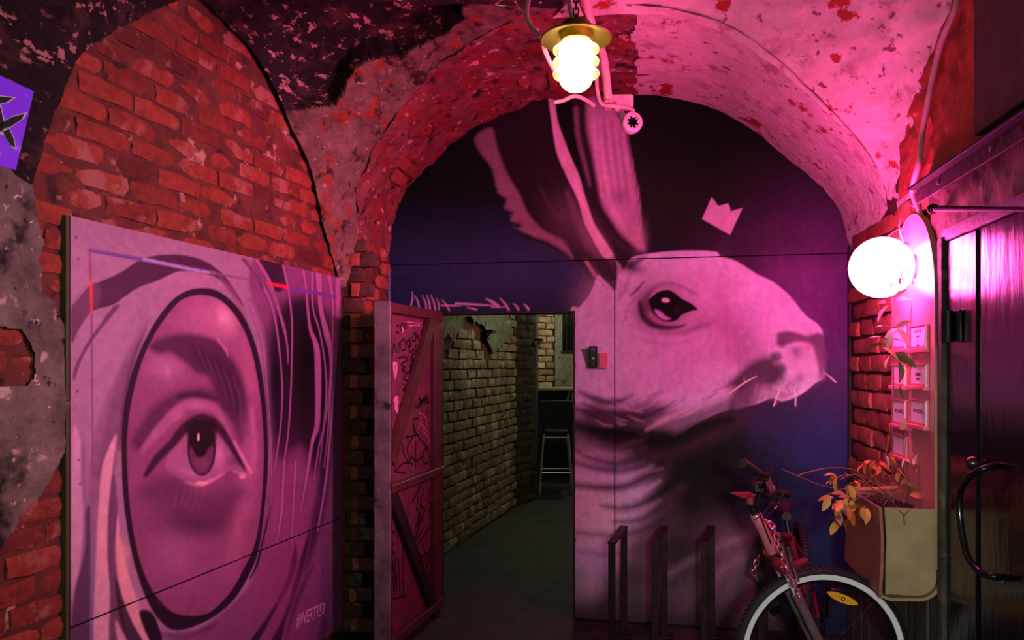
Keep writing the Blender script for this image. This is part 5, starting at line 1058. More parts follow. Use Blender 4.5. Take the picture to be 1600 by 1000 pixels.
# ------------------------------------------------------------------ right wall: planks, panel, angle rail, black door
planks = simple('grey_planks', (74, 74, 66), .8, 0, .6, 40, .35); pr = random.Random(3)
y = 4.60
while y > 3.22:
    w = pr.uniform(.13, .17); mb = MB(); mb.bbox((XR-.012+pr.uniform(-.004, .004), y-w/2, .385), (.03, w-.008, .77-pr.uniform(0, .03)), None, .004); mb.build('plank', planks, wall_right); y -= w
post_m = layered('grey_post', ((84, 84, 70), (54, 52, 44)), [((120, 116, 100), 9, .6, .08, 8)], .8, .8)
mb = MB(); mb.bbox((XR-.008, 3.175, 1.05), (.05, .05, 2.1)); o = mb.build('trim_3', post_m, None); tag(o, 'weathered grey wooden post between notice board and black door', 'trim', kind='structure')
lipm = simple('dark_brown_ply', (70, 46, 36), .7, 0, .3)
mb = MB(); mb.prism([(XB+.020, y, z) for y, z in [(yb_+.03, zb+.2), (yb_-.04, zb+.2), (yb_-.045, 2.0), (yb_-.02, 2.22), (yb_+.05, 2.36), (yb_+.16, 2.36), (yb_+.10, 2.2)]], (.016, 0, 0)); o = mb.build('backing_board', lipm, nbd); o['label'] = 'dark brown backing showing at the edge'
# brown panel high up
x0 = XR-.05; ya2 = float(onX(1521, 100, x0)[1]); mb = MB(); mb.bbox((x0+.02, (ya2+1.0)/2, 3.0), (.04, ya2-1.0, 1.22), None, .004); o = mb.build('boarded_panel', layered('brown_panel', ((74, 44, 36), (52, 32, 28)), [((104, 52, 36), 4, .62, .1, 7)], .6, .2), None, origin=(x0, 2.2, 2.4)); tag(o, 'dark brown boarded panel high on the right wall above the rail', 'panel')
# orange-red rough brick around the rail
s_ = layered('red_rough', ((190, 74, 54), (150, 52, 40)), [((120, 96, 56), 5, .60, .1, 8), ((216, 130, 110), 16, .62, .05, 8)], .8, 1)
surf('rough_render', lambda u, v: np.stack([np.full(len(u), XR-.018), 3.72-u*(3.72-ya2+.1), 2.36+v*1.3], 1), 90, 160, s_, wall_right, amp=.022, sc=9, seed=61)
s2 = layered('grey_red_render', ((140, 96, 88), (96, 70, 62)), [((64, 50, 42), 7, .54, .1, 9), ((176, 120, 112), 14, .63, .05, 8)], .8, 1, stretch=(1, 1, .4))
surf('rough_render', lambda u, v: np.stack([np.full(len(u), XR-.020), 3.30-u*2.2, 2.08+v*.33], 1), 160, 60, s2, wall_right, amp=.018, sc=8, seed=62)
ra = onX(1440, 289, XR-.045); rb = onX(1660, 160, XR-.045); zr = (ra[2]+rb[2])/2
rail = thing('angle_rail', (XR-.04, ra[1], zr), 'dark steel angle rail running towards the camera above the black door', 'rail')
rm = simple('rail_steel', (20, 18, 18), .7, 0, .4, 60, .15, .2); mb = MB(); mb.bbox((XR-.05, (ra[1]+1.2)/2, zr+.0), (.10, ra[1]-1.2, .012)); mb.build('flange', rm, rail)
mb = MB(); mb.bbox((XR-.06, (ra[1]+1.2)/2, zr-.034), (.012, ra[1]-1.2, .06)); mb.build('web', simple('rail_web_lit', (70, 40, 52), .7, 0, .5, 40, .4, .2), rail)  # web tinted for the purple light on this face of the steel
mb = MB()
for k in range(5): mb.lathe([(0, .008), (.009, .006), (.009, 0)], (XR-.066, ra[1]-.25-k*.45, zr-.034), (-1, 0, 0), 8)
mb.build('bolt', simple('bolt', (190, 170, 160), .4, .7), rail)
# black door
XD = XR-.012; yd0 = float(onX(1480, 570, XD)[1]); zd = float(onX(1480, 374, XD)[2])
d2 = thing('door_2', (XD, yd0, 0), 'glossy black door at the right edge reflecting the pink globe', 'door', kind='structure')
blackm = newmat('black_gloss')[0]; nt = blackm.node_tree; b = nt.nodes['Principled BSDF']; b.inputs['Base Color'].default_value = (*S((14, 10, 16)), 1); b.inputs['Roughness'].default_value = .20; b.inputs['Specular IOR Level'].default_value = .6
g_ = nt.nodes.new('ShaderNodeNewGeometry'); mp = nt.nodes.new('ShaderNodeMapping'); mp.inputs['Scale'].default_value = (1, 1, .22); nz = nt.nodes.new('ShaderNodeTexNoise'); nz.inputs['Scale'].default_value = 26; nz.inputs['Detail'].default_value = 7
bp_ = nt.nodes.new('ShaderNodeBump'); bp_.inputs['Strength'].default_value = .35; bp_.inputs['Distance'].default_value = .006
nt.links.new(g_.outputs['Position'], mp.inputs['Vector']); nt.links.new(mp.outputs['Vector'], nz.inputs['Vector']); nt.links.new(nz.outputs['Fac'], bp_.inputs['Height']); nt.links.new(bp_.outputs['Normal'], b.inputs['Normal'])
gy = float(onX(1527, 570, XD)[1]); gy2 = float(onX(1534, 570, XD)[1])
for (a, c) in ((yd0-.005, gy), (gy2, 2.30), (2.285, 1.75)):
    mb = MB(); mb.bbox((XD+.006, (a+c)/2, zd/2), (.02, a-c, zd-.02), None, .004); mb.build('door_board', blackm, d2)
mb = MB(); mb.box((XD+.014, 2.5, zd/2), (.012, 1.5, zd-.02)); mb.build('groove_back', blackm, d2)
mb = MB(); mb.bbox((XD+.002, 2.4, zd+.018), (.03, 1.56, .05), None, .004); mb.build('head_trim', simple('violet_trim', (60, 30, 60), .5, 0, .2), d2)
mb = MB()
for k in range(5): mb.bbox((XD-.005, 2.30, zd-.055-k*.013), (.006, .30, .006), np.array(Matrix.Rotation(-.02, 3, 'X')), .001)
mb.bbox((XD-.003, 2.30, zd-.08), (.006, .33, .09), None, .002); mb.build('vent_grille', simple('vent_black', (20, 16, 22), .4), d2)
# hinge
hy = onX(1482, 510, XD-.03); mb = MB(); zh0 = float(onX(1480, 535, XD-.03)[2]); zh1 = float(onX(1480, 486, XD-.03)[2]); mb.lathe([(0, 0), (.021, 0), (.021, zh1-zh0), (0, zh1-zh0)], (XD-.035, hy[1], zh0), (0, 0, 1), 20)
mb.bbox((XD-.012, hy[1]-.03, (zh0+zh1)/2), (.012, .07, zh1-zh0)); mb.build('hinge', simple('hinge_black', (26, 24, 26), .18, .3), d2)
# handle
hx = XD-.075; H = [onX(1556, 727, XD-.005), onX(1536, 733, hx+.02), onX(1514, 745, hx), onX(1500, 770, hx), onX(1499, 800, hx), onX(1504, 840, hx), onX(1512, 870, hx), onX(1530, 893, hx+.01), onX(1552, 901, hx+.03), onX(1566, 902, XD-.005)]
H = [(p[0], p[1], p[2]) for p in H]
mb = MB(); mb.tube(spline(H, 7), .0115, 14); mb.build('pull_handle', simple('handle_black', (24, 26, 30), .16, .4), d2, True)
kn = onX(1522, 724, XD-.03); mb = MB(); mb.lathe([(0, .05), (.016, .048), (.024, .036), (.024, .022), (.014, .012), (.012, 0)], (XD-.006, kn[1], kn[2]), (-1, 0, 0), 20); mb.build('knob', simple('knob', (60, 34, 40), .2, .5), d2, True)
bk = onX(1556, 903, XD-.02); mb = MB(); mb.bbox((XD-.01, bk[1], bk[2]), (.012, .05, .02)); mb.build('handle_foot', simple('handle_silver', (150, 120, 130), .3, .8), d2)
# black rod (door closer arm)
r0 = onX(1457, 326, XR-.075); r1 = onX(1660, 328, XR-.16)
rod = thing('black_rod', r0, 'slim black tapered rod jutting out across the right wall above the door', 'rod')
mb = MB(); t = (r1-r0)/np.linalg.norm(r1-r0); mb.tube([r0, r0+t*.12, r0+t*.4, r1], [.012, .0125, .010, .006], 14); mb.build('shaft', simple('rod_black', (14, 16, 16), .7, 0, 0, 60, .1, .15), rod, True)
mb = MB(); mb.tube([r0-t*.008, r0+t*.012], .019, 16); mb.tube([r0+t*.03, r0+t*.036], .016, 16); mb.build('collar', simple('rod_collar', (16, 18, 18), .7, 0, 0, 60, .1, .2), rod, True)
mb = MB(); mb.tube([r0+t*.005, r0+np.array([.08, 0, 0])], .008, 10); mb.build('wall_pin', simple('rod_pin', (30, 30, 30), .4, .4), rod, True)

# ------------------------------------------------------------------ conduit on the right vault
cd_m = simple('grey_pink_conduit', (196, 150, 160), .45)
mb = MB(); C = [onX(1502, -30, XR-.03), onX(1494, 10, XR-.04), onX(1473, 60, XR-.05), onX(1462, 100, XR-.05), onX(1450, 160, XR-.05), onX(1441, 210, XR-.05), onX(1437, 250, XR-.06), onX(1427, 285, XR-.06), onX(1426, 303, XR-.05), onX(1434, 322, XR-.03), onX(1440, 338, XR-.02)]
mb.tube(spline(C, 6), .0115, 10); o = mb.build('conduit', cd_m, None, True, origin=C[0]); tag(o, 'pale conduit following the edge of the right hand vault', 'cable')

# ------------------------------------------------------------------ hanging lantern
LZ = 2.75; lc = atZ(900, 60, LZ)
lan = thing('hanging_lantern', lc, 'caged bulkhead lantern with round brass hat hanging under the arch, glowing warm white', 'lamp')
pxm = LZ/F; brass = simple('aged_brass', (150, 128, 60), .32, .85, .1, 40, .2); ring_m = glassmat('ring_glass', (255, 244, 190), .25, .9)
A_ = lc+np.array([0, 0, .0]); hr = 56*pxm
mb = MB(); mb.lathe([(hr*.34, .038), (hr*.45, .034), (hr*.62, .022), (hr*.98, .0), (hr, -.004), (hr*.97, -.007), (hr*.6, .012), (hr*.34, .026)], A_, seg=48); mb.build('hat', brass, lan, True)
mb = MB(); mb.lathe([(0, .06), (hr*.40, .055), (hr*.44, .04), (hr*.44, -.012), (hr*.36, -.022), (0, -.022)], A_, seg=36); mb.build('neck', brass, lan, True)
cr = 26.5*pxm; ct = -.022; cbm = -(140-60)*pxm*.93-.022
prof = [(cr*.96, ct), (cr, ct-.01), (cr, cbm+cr*.9)]+[(cr*math.cos(t), cbm+cr*.9-cr*.9*math.sin(t)) for t in np.linspace(.1, PI/2-.02, 10)]
mb = MB(); mb.lathe([(.001, ct)]+prof, A_, seg=36); mb.build('glass_jar', emit('lantern_glow', (1, .90, .52), 22.0), lan, True)
for k in range(3):
    z = ct-.022-k*18*pxm*1.05; mb = MB(); ro = 36*pxm; mb.lathe([(cr*1.06, z+.001), (ro, z-.0035), (ro*1.01, z-.0005), (ro, z+.0025), (cr*1.06, z+.004)], A_, seg=40); mb.build('cage_ring', ring_m, lan, True)
for k in range(4):
    a = k*PI/2+.5; x, y = 30*pxm*math.cos(a), 30*pxm*math.sin(a); mb = MB(); mb.tube([A_+np.array([x, y, -.01]), A_+np.array([x, y, ct-.022-38*pxm])], .0018, 6); mb.build('cage_bar', brass, lan)
chain_m = simple('dark_chain', (34, 26, 30), .4, .7)
def link(mb, c, t, s, L, w, r):
    t = np.array(t, float)/np.linalg.norm(t); s = np.array(s, float); s = s-t*np.dot(s, t); s /= np.linalg.norm(s); P = []
    for k in range(12):
        a = 2*PI*k/12; P.append(np.array(c)+t*(math.sin(a)*w/2+(L-w)/2*np.sign(math.sin(a)))+s*math.cos(a)*w/2)
    mb.tube(P, r, 6, closed=True)
z = A_[2]+.06; k = 0; top = A_[2]+.62
hc = thing('lamp_chain', (A_[0], A_[1], z), 'dark steel chain holding up the hanging lantern', 'chain')
while z < top:
    mb = MB(); link(mb, (A_[0], A_[1], z+.014), (0, 0, 1), (cs, sn, 0) if k % 2 else (-sn, cs, 0), .034, .018, .0030); mb.build('link', chain_m, hc, True); z += .0245; k += 1
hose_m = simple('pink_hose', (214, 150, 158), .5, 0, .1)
def cable(pts, r, mat, name, label, seg=9):
    Q = spline([atZ(*q) for q in pts], 7); mb = MB(); mb.tube(Q, r, seg); o = mb.build(name, mat, None, True, origin=Q[0]); return tag(o, label, 'cable')
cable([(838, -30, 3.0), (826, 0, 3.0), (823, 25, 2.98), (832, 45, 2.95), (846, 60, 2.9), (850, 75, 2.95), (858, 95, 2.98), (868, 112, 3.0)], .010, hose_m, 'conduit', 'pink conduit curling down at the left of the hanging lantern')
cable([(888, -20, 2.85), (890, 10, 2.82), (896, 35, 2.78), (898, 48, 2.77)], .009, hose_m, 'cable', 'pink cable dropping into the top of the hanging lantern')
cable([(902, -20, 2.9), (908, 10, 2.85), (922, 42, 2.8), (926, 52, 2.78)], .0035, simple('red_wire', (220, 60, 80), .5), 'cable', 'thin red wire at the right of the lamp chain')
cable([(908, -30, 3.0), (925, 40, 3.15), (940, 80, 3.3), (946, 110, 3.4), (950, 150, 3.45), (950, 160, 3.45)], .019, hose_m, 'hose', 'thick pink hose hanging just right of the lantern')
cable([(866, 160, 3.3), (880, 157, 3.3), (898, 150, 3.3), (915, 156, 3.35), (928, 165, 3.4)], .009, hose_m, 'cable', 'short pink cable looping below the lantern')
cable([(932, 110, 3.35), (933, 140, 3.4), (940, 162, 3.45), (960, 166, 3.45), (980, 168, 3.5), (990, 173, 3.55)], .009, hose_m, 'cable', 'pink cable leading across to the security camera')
# security camera
cc = atZ(987, 192, 3.70); cam_t = thing('security_camera', cc, 'round pink lit security camera under the crown of the arch', 'camera')
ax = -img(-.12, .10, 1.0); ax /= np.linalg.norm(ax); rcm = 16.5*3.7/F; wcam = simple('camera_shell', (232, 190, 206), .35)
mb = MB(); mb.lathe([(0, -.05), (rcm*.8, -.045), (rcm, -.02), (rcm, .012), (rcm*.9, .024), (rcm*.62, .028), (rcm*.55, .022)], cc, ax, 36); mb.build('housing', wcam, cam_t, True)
mb = MB(); mb.lathe([(rcm*.56, .022), (rcm*.40, .018), (0, .020)], cc, ax, 30); mb.build('lens', simple('camera_lens', (16, 12, 16), .08), cam_t, True)
mb = MB(); s1 = np.cross(ax, (0, 0, 1)); s1 /= np.linalg.norm(s1); s2 = np.cross(s1, ax)
for k in range(8):
    a = 2*PI*k/8; mb.lathe([(0, .003), (.004, .002), (.004, 0)], cc+ax*.0215+(s1*math.cos(a)+s2*math.sin(a))*rcm*.47, ax, 8)
mb.build('infrared_leds', simple('led_white', (250, 225, 240), .3), cam_t)
mb = MB(); b0_ = atZ(962, 165, 3.75); b1_ = atZ(985, 180, 3.75); mb.tube([cc-ax*.045, (cc-ax*.045+b0_)/2+img(0, .01, .03), b0_], [.022, .02, .016], 12); mb.build('arm', wcam, cam_t, True)
mb = MB(); kb = atZ(966, 160, 3.82); mb.bbox(kb, (.15, .06, .07), np.array(Matrix.Rotation(YAW, 3, 'Z')), .008); mb.build('mounting_box', wcam, cam_t)

# ------------------------------------------------------------------ bike stands
st_m = simple('stand_steel', (48, 30, 36), .45, .5, .2, 40, .3)
first = None
lab = ['black flat-steel bike stand nearest the doorway', 'black flat-steel bike stand second from the doorway', 'black flat-steel bike stand third from the doorway, in front of the dark fur', 'black flat-steel bike stand half hidden behind the bicycle']
def stand(far, near, label):
    zt = .64; a = atZ(far[0], 570, 4.36); a[2] = 0; b = atZ(near[0], 570, 3.96); b[2] = 0
    t = thing('bike_stand', (a+b)/2, label, 'bike stand', 'flat-steel bike stands in a row')
    d = (b-a)/np.linalg.norm(b-a); R = np.array([[d[0], -d[1], 0], [d[1], d[0], 0], [0, 0, 1]])
    for p in (a, b): mb = MB(); mb.bbox(p+np.array([0, 0, zt/2]), (.012, .038, zt), R, .002); mb.build('post', st_m, t)
    mb = MB(); mb.bbox((a+b)/2+np.array([0, 0, zt+.006]), (np.linalg.norm(b-a)+.012, .046, .012), R, .002); mb.build('top_bar', st_m, t)
    for p in (a, b): mb = MB(); mb.bbox(p+np.array([0, 0, .008]), (.10, .09, .012), R, .002); mb.build('foot_plate', st_m, t)
for i, (f_, n_) in enumerate([((975, 0), (956, 0)), ((1038, 0), (1024, 0)), ((1112, 0), (1101, 0)), ((1195, 0), (1189, 0))]): stand(f_, n_, lab[i])

# ------------------------------------------------------------------ bicycle
WZ = 3.12; wc = atZ(1284, 1022, WZ); WR = .366
bike = thing('bicycle', (wc[0], wc[1], 0), 'dark bicycle leaning among the stands, front wheel towards the camera with a white reflective ring', 'bicycle')
e1_ = img(1, 0, 0); e2_ = np.array([0, 0, 1.]); e3_ = img(0, 0, 1)
tyre = simple('tyre_rubber', (24, 22, 24), .7, 0, .3, 120); rimm = simple('rim_black', (30, 28, 30), .35, .6); chrome = simple('chrome', (236, 232, 236), .2, .15); paintr = simple('maroon_frame_paint', (140, 44, 62), .35, .3, .1, 40, .25); blackp = simple('bike_black', (26, 22, 24), .35, .2)
def wheel(c, e1, e2, e3, strip=True):
    c = np.array(c)
    mb = MB(); mb.torus(c, WR-.020, .021, e1, e2, 96, 10)
    for k in range(96):
        a = 2*PI*k/96; p = c+(e1*math.cos(a)+e2*math.sin(a))*(WR+.001); tt = -e1*math.sin(a)+e2*math.cos(a); rd = e1*math.cos(a)+e2*math.sin(a); R = np.stack([tt, e3, rd], 1); mb.box(p, (.012, .026, .006), R)
    w = mb.build('tyre', tyre, bike, True)
    P = [c+(e1*math.cos(2*PI*k/96)+e2*math.sin(2*PI*k/96)) * r_+e3*d_ for k in range(96) for (r_, d_) in ((.322, -.010), (.306, -.008), (.306, .008), (.322, .010))]
    mb = MB(); mb.add(P, [(4*k+j, 4*k+(j+1) % 4, 4*((k+1) % 96)+(j+1) % 4, 4*((k+1) % 96)+j) for k in range(96) for j in range(4)]); mb.build('rim', rimm, bike, True)
    if strip:
        for sg in (-1, 1):
            P = [c+(e1*math.cos(2*PI*k/96)+e2*math.sin(2*PI*k/96))*r_+e3*sg*d_ for k in range(96) for (r_, d_) in ((.341, .0235), (.319, .020), (.319, .014), (.341, .018))]
            mb = MB(); mb.add(P, [(4*k+j, 4*k+(j+1) % 4, 4*((k+1) % 96)+(j+1) % 4, 4*((k+1) % 96)+j) for k in range(96) for j in range(4)]); mb.build('reflective_ring', simple('reflective_white', (246, 250, 250), .5, 0, 0, 20, .03), bike, True)['label'] = 'white reflective ring on the tyre wall'
    mb = MB(); mb.tube([c-e3*.05, c-e3*.03, c-e3*.028, c+e3*.028, c+e3*.03, c+e3*.05], [.012, .012, .028, .028, .012, .012], 16); mb.build('hub', blackp, bike, True)
    mb = MB()
    for k in range(32):
        a = 2*PI*k/32; b = a+(.5 if k % 4 < 2 else -.5); sg = 1 if k % 2 else -1
        mb.tube([c+(e1*math.cos(b)+e2*math.sin(b))*.026+e3*.024*sg, c+(e1*math.cos(a)+e2*math.sin(a))*.31], .0011, 4)
    o = mb.build('spokes', simple('spoke_steel', (70, 60, 64), .3, .8), bike); o['kind'] = 'stuff'
wheel(wc, e1_, e2_, e3_)
# orange spoke reflector
rc_ = atZ(1317, 935.5, 3.09); r1_ = math.radians(-21); ua = e1_*math.cos(r1_)+e2_*math.sin(r1_); va = -e1_*math.sin(r1_)+e2_*math.cos(r1_)
pts = []
for t in np.linspace(0, 2*PI, 29)[:-1]:
    x = .069*math.cos(t); yv = .0175*(1-abs(math.cos(t))**2.2)**.75*(1 if math.sin(t) >= 0 else -1); pts.append(rc_+ua*x+va*yv)
mb = MB(); mb.prism(pts, e3_*.012); refl = mb.build('reflector', simple('amber_reflector', (255, 176, 50), .3, 0, .2, 120, .1), bike); refl['label'] = 'amber spoke reflector'
mb = MB(); mb.torus(rc_-e3_*.003, .0065, .0022, ua, va, 16, 6); mb.tube([rc_-ua*.02+va*.004, rc_-ua*.006], .0012, 5); mb.build('clip', blackp, refl)
# fork
def Pz(x, y, Z): return atZ(x, y, Z)
crown = Pz(1219, 884, 3.12); head_t = Pz(1177, 796, 3.12)
ft = (wc-head_t)/np.linalg.norm(wc-head_t)
for sg in (-1, 1):
    up = head_t+ft*np.linalg.norm(crown-head_t)+e3_*.058*sg; dn_ = wc+e3_*.058*sg; v = dn_-up; L_ = np.linalg.norm(v)
    mb = MB(); mb.tube([up-ft*.02, up+v*.34], .0135, 12); mb.build('fork_stanchion', chrome, bike, True)
    mb = MB(); mb.tube([up+v*.27, up+v*.275, up+v*.32, up+v*.9, dn_], [.016, .021, .020, .0175, .014], 12); mb.build('fork_leg', simple('fork_leg_grey', (120, 100, 108), .3, .2, .1), bike, True)
mb = MB(); a = head_t+ft*np.linalg.norm(crown-head_t); mb.tube([a-e3_*.075, a-e3_*.06, a+e3_*.06, a+e3_*.075], [.016, .024, .024, .016], 12); mb.build('fork_crown', paintr, bike, True)
mb = MB(); mb.tube([head_t+ft*.02, head_t+ft*.03, head_t+ft*.10, head_t+ft*.18, head_t+ft*.20], [.021, .026, .0215, .026, .026], 16); mb.build('head_tube', simple('head_tube_paint', (214, 120, 140), .3, .2, .1), bike, True)
mb = MB(); st_ = Pz(1185, 762, 3.12); mb.tube([head_t+ft*.02, head_t-ft*.03, st_], [.016, .016, .014], 12); mb.bbox(st_, (.05, .05, .045), None, .008); mb.build('stem', blackp, bike, True)
bar = spline([Pz(1166, 728, 2.86), Pz(1182, 738, 2.93), Pz(1198, 745, 3.0), Pz(1194, 758, 3.08), Pz(1185, 762, 3.12), Pz(1197, 776, 3.22), Pz(1212, 771, 3.32), Pz(1228, 772, 3.42)], 6)
mb = MB(); mb.tube(bar, .0115, 10); mb.build('handlebar', blackp, bike, True)
gripm = simple('grip_rubber', (30, 24, 28), .6, 0, .3, 120)
g0 = Pz(1160, 724, 2.83); g1 = Pz(1184, 739, 2.94); mb = MB(); mb.tube([g0, g0+(g1-g0)*.04, g1], [.019, .0205, .016], 16); mb.torus(g0-(g1-g0)*.02, .008, .002, e1_, e2_, 16, 5); mb.build('grip', gripm, bike, True)
g2 = Pz(1219, 771, 3.36); g3 = Pz(1230, 772, 3.46); mb = MB(); mb.tube([g2, g3], [.016, .019], 16); mb.build('grip', gripm, bike, True)
mb = MB(); mb.tube(spline([Pz(1192, 742, 2.98), Pz(1178, 752, 2.92), Pz(1166, 754, 2.88), Pz(1160, 752, 2.86)], 4), .0045, 7); mb.bbox(Pz(1196, 745, 3.0), (.03, .03, .03), None, .006); mb.build('brake_lever', blackp, bike, True)
mb = MB(); mb.tube(spline([Pz(1212, 776, 3.3), Pz(1216, 787, 3.3), Pz(1210, 796, 3.28)], 4), .0045, 7); mb.build('brake_lever', blackp, bike, True)
mb = MB(); mb.tube(spline([Pz(1198, 745, 3.0), Pz(1205, 765, 3.02), Pz(1207, 762, 3.05)], 4), .012, 8); mb.build('shifter', simple('shifter_pink', (170, 90, 110), .3, .3), bike, True)
mb = MB(); mb.prism([Pz(1144, 771, 3.0), Pz(1174, 770, 3.05), Pz(1176, 778, 3.05), Pz(1162, 779, 3.02)], e3_*.03); mb.bbox(Pz(1172, 780, 3.08), (.03, .04, .05), None, .008); mb.build('bell_bracket', simple('bracket_red', (140, 40, 56), .4, .2), bike)
cab = simple('cable_black', (30, 22, 26), .5)
mb = MB()
for L in [[(1196, 748, 3.0), (1206, 735, 3.05), (1213, 745, 3.1), (1212, 775, 3.12), (1195, 800, 3.08), (1180, 812, 3.07)], [(1190, 765, 3.05), (1184, 790, 3.05), (1192, 815, 3.06), (1205, 850, 3.07)], [(1228, 775, 3.4), (1222, 790, 3.3), (1205, 800, 3.2), (1192, 815, 3.15)], [(1200, 770, 3.1), (1215, 790, 3.1), (1222, 830, 3.15), (1224, 870, 3.15)]]: mb.tube(spline([Pz(*q) for q in L], 6), .0027, 6)
mb.build('brake_cable', cab, bike, True)
# frame
bb = Pz(1268, 962, 3.70); seat_c = Pz(1234, 840, 3.70); seat_top = Pz(1226, 798, 3.74); hub2 = Pz(1252, 913, 4.02); hub2[2] = .372
t0 = Pz(1190, 832, 3.14); t1 = Pz(1199, 862, 3.14)
for nm, a, b, r in (('top_tube', t0, seat_c, .016), ('down_tube', t1, bb, .019), ('seat_tube', seat_c+(seat_top-seat_c)*.2, bb, .016)):
    mb = MB(); mb.tube([a, b], r, 12); mb.build(nm, paintr, bike, True)
side = np.cross((hub2-wc)/np.linalg.norm(hub2-wc), (0, 0, 1)); side /= np.linalg.norm(side)
for sg in (-1, 1):
    mb = MB(); mb.tube([bb+side*.03*sg, hub2+side*.062*sg], .009, 8); mb.build('chain_stay', paintr, bike, True)
    mb = MB(); mb.tube([seat_c+side*.015*sg, seat_c+(hub2-seat_c)*.3+side*.045*sg, hub2+side*.062*sg], .008, 8); mb.build('seat_stay', paintr, bike, True)
mb = MB(); mb.tube([seat_c, seat_top], .0135, 10); mb.build('seat_post', blackp, bike, True)
dr = (hub2-wc); dr[2] = 0; dr /= np.linalg.norm(dr)
vs = []; n_ = 9
for i in range(n_):
    t = i/(n_-1); w = .022+.055*max(0, (t-.35)/.65)**1.3; c = seat_top+dr*(-.15+.27*t)
    for k in range(8): a = 2*PI*k/8; vs.append(c+side*w*math.cos(a)+np.array([0, 0, 1])*(.022*math.sin(a)+.01*t))
mb = MB(); mb.add(vs, [(i*8+k, i*8+(k+1) % 8, i*8+8+(k+1) % 8, i*8+8+k) for i in range(n_-1) for k in range(8)]+[tuple(range(8)), tuple((n_-1)*8+k for k in range(8))]); mb.build('saddle', simple('saddle', (44, 26, 32), .4), bike, True)
wheel(hub2, dr, e2_, side, False)
mb = MB(); mb.torus(bb+side*.05, .085, .004, dr, e2_, 40, 6); mb.torus(bb+side*.05, .03, .008, dr, e2_, 20, 6)
for k in range(5): a = 2*PI*k/5; mb.tube([bb+side*.05, bb+side*.05+(dr*math.cos(a)+e2_*math.sin(a))*.085], .005, 6)
mb.build('chainring', simple('chainring', (60, 50, 54), .3, .8), bike, True)
for sg, a in ((1, 1.9), (-1, 1.9+PI)):
    e = bb+side*.07*sg+(dr*math.cos(a)+e2_*math.sin(a))*.17; mb = MB(); mb.tube([bb+side*.07*sg, e], .009, 8); mb.build('crank', blackp, bike, True)
    mb = MB(); mb.bbox(e+side*.05*sg, (.09, .085, .02), np.stack([side, dr, e2_], 1), .004); mb.build('pedal', blackp, bike)
mb = MB()
q0 = Pz(1238, 885, 3.3); q1 = Pz(1263, 875, 3.3); mb.prism([q0, q1, Pz(1260, 880, 3.3), Pz(1240, 891, 3.3)], e3_*.05); mb.tube([Pz(1240, 888, 3.33), Pz(1232, 870, 3.25), Pz(1222, 872, 3.16)], .006, 6); mb.build('front_reflector_bracket', paintr, bike)
mb = MB()
for sg in (-1, 1): mb.tube([Pz(1226, 852, 3.12)+e3_*.035*sg, Pz(1236, 885, 3.12)+e3_*.035*sg, Pz(1243, 905, 3.12)+e3_*.03*sg], [.006, .008, .007], 8)
mb.build('brake_arm', simple('brake_silver', (190, 170, 180), .25, .9), bike, True)
# lock chain and padlock
lk = thing('lock_chain', Pz(1215, 840, 3.0), 'heavy pink lit lock chain hanging down beside the bicycle fork', 'chain')
ck = simple('lock_chain_steel', (206, 120, 136), .3, .7)
Q = resample(spline([Pz(*q) for q in [(1194, 812, 3.06), (1206, 820, 3.03), (1213, 835, 3.01), (1218, 855, 3.0), (1225, 875, 3.0), (1231, 893, 3.0), (1240, 912, 3.02), (1249, 930, 3.04), (1252, 948, 3.05)]], 6), 17)
for i in range(len(Q)-1):
    mb = MB(); t = Q[i+1]-Q[i]; link(mb, (Q[i]+Q[i+1])/2, t, e1_ if i % 2 else e3_+e1_*.4, np.linalg.norm(t)*1.42, .021, .0036); mb.build('link', ck, lk, True)
lk2 = thing('rack_chain', Pz(1180, 890, 3.7), 'short end of chain dangling from the stand behind the bicycle', 'chain')
Q = resample(spline([Pz(*q) for q in [(1186, 868, 3.9), (1180, 885, 3.9), (1178, 896, 3.9), (1184, 906, 3.9)]], 6), 6)
for i in range(len(Q)-1):
    mb = MB(); t = Q[i+1]-Q[i]; link(mb, (Q[i]+Q[i+1])/2, t, e1_ if i % 2 else e3_+e1_*.4, np.linalg.norm(t)*1.42, .024, .004); mb.build('link', ck, lk2, True)
pl = thing('padlock', Pz(1213, 948, 3.25), 'black padlock hanging from the chain inside the front wheel', 'padlock')
c = Pz(1211, 951, 3.25); Rp = np.stack([img(math.cos(.5), math.sin(.5)), e3_, img(-math.sin(.5), math.cos(.5))], 1)
mb = MB(); mb.bbox(c, (.055, .028, .045), Rp, .006); mb.build('body', simple('padlock_black', (22, 20, 22), .3, .4), pl)
u_, w_ = Rp[:, 0], Rp[:, 2]; mb = MB(); mb.tube([c+u_*(-.018)+w_*.02, c+u_*(-.018)+w_*.042]+[c+w_*.042+u_*(-.018*math.cos(t))+w_*.018*math.sin(t) for t in np.linspace(.3, PI-.3, 6)]+[c+u_*.018+w_*.042, c+u_*.018+w_*.02], .0042, 8); mb.build('shackle', simple('shackle', (90, 60, 70), .3, .8), pl, True)

# ------------------------------------------------------------------ rock and floor bits
rk = MB(); cc_ = atZ(651, 1010, 3.75); cc_[2] = .05; vs = []
for i in range(13):
    for k in range(18): th = PI*i/12; ph = 2*PI*k/18; vs.append((math.sin(th)*math.cos(ph), math.sin(th)*math.sin(ph), math.cos(th)))
vs = np.array(vs); vs = vs*(1+.28*fbm(vs+5, 1.6, 4, 4))[:, None]*np.array([.085, .08, .07])+cc_
rk.add(vs, [(i*18+k, i*18+(k+1) % 18, i*18+18+(k+1) % 18, i*18+18+k) for i in range(12) for k in range(18)]); o = rk.build('rock', layered('rock_pink', ((190, 130, 122), (150, 96, 92)), [((96, 50, 50), 14, .55, .1, 8)], .8, 1), None, True, origin=cc_); tag(o, 'rounded reddish rock holding the foot of the red door', 'rock')
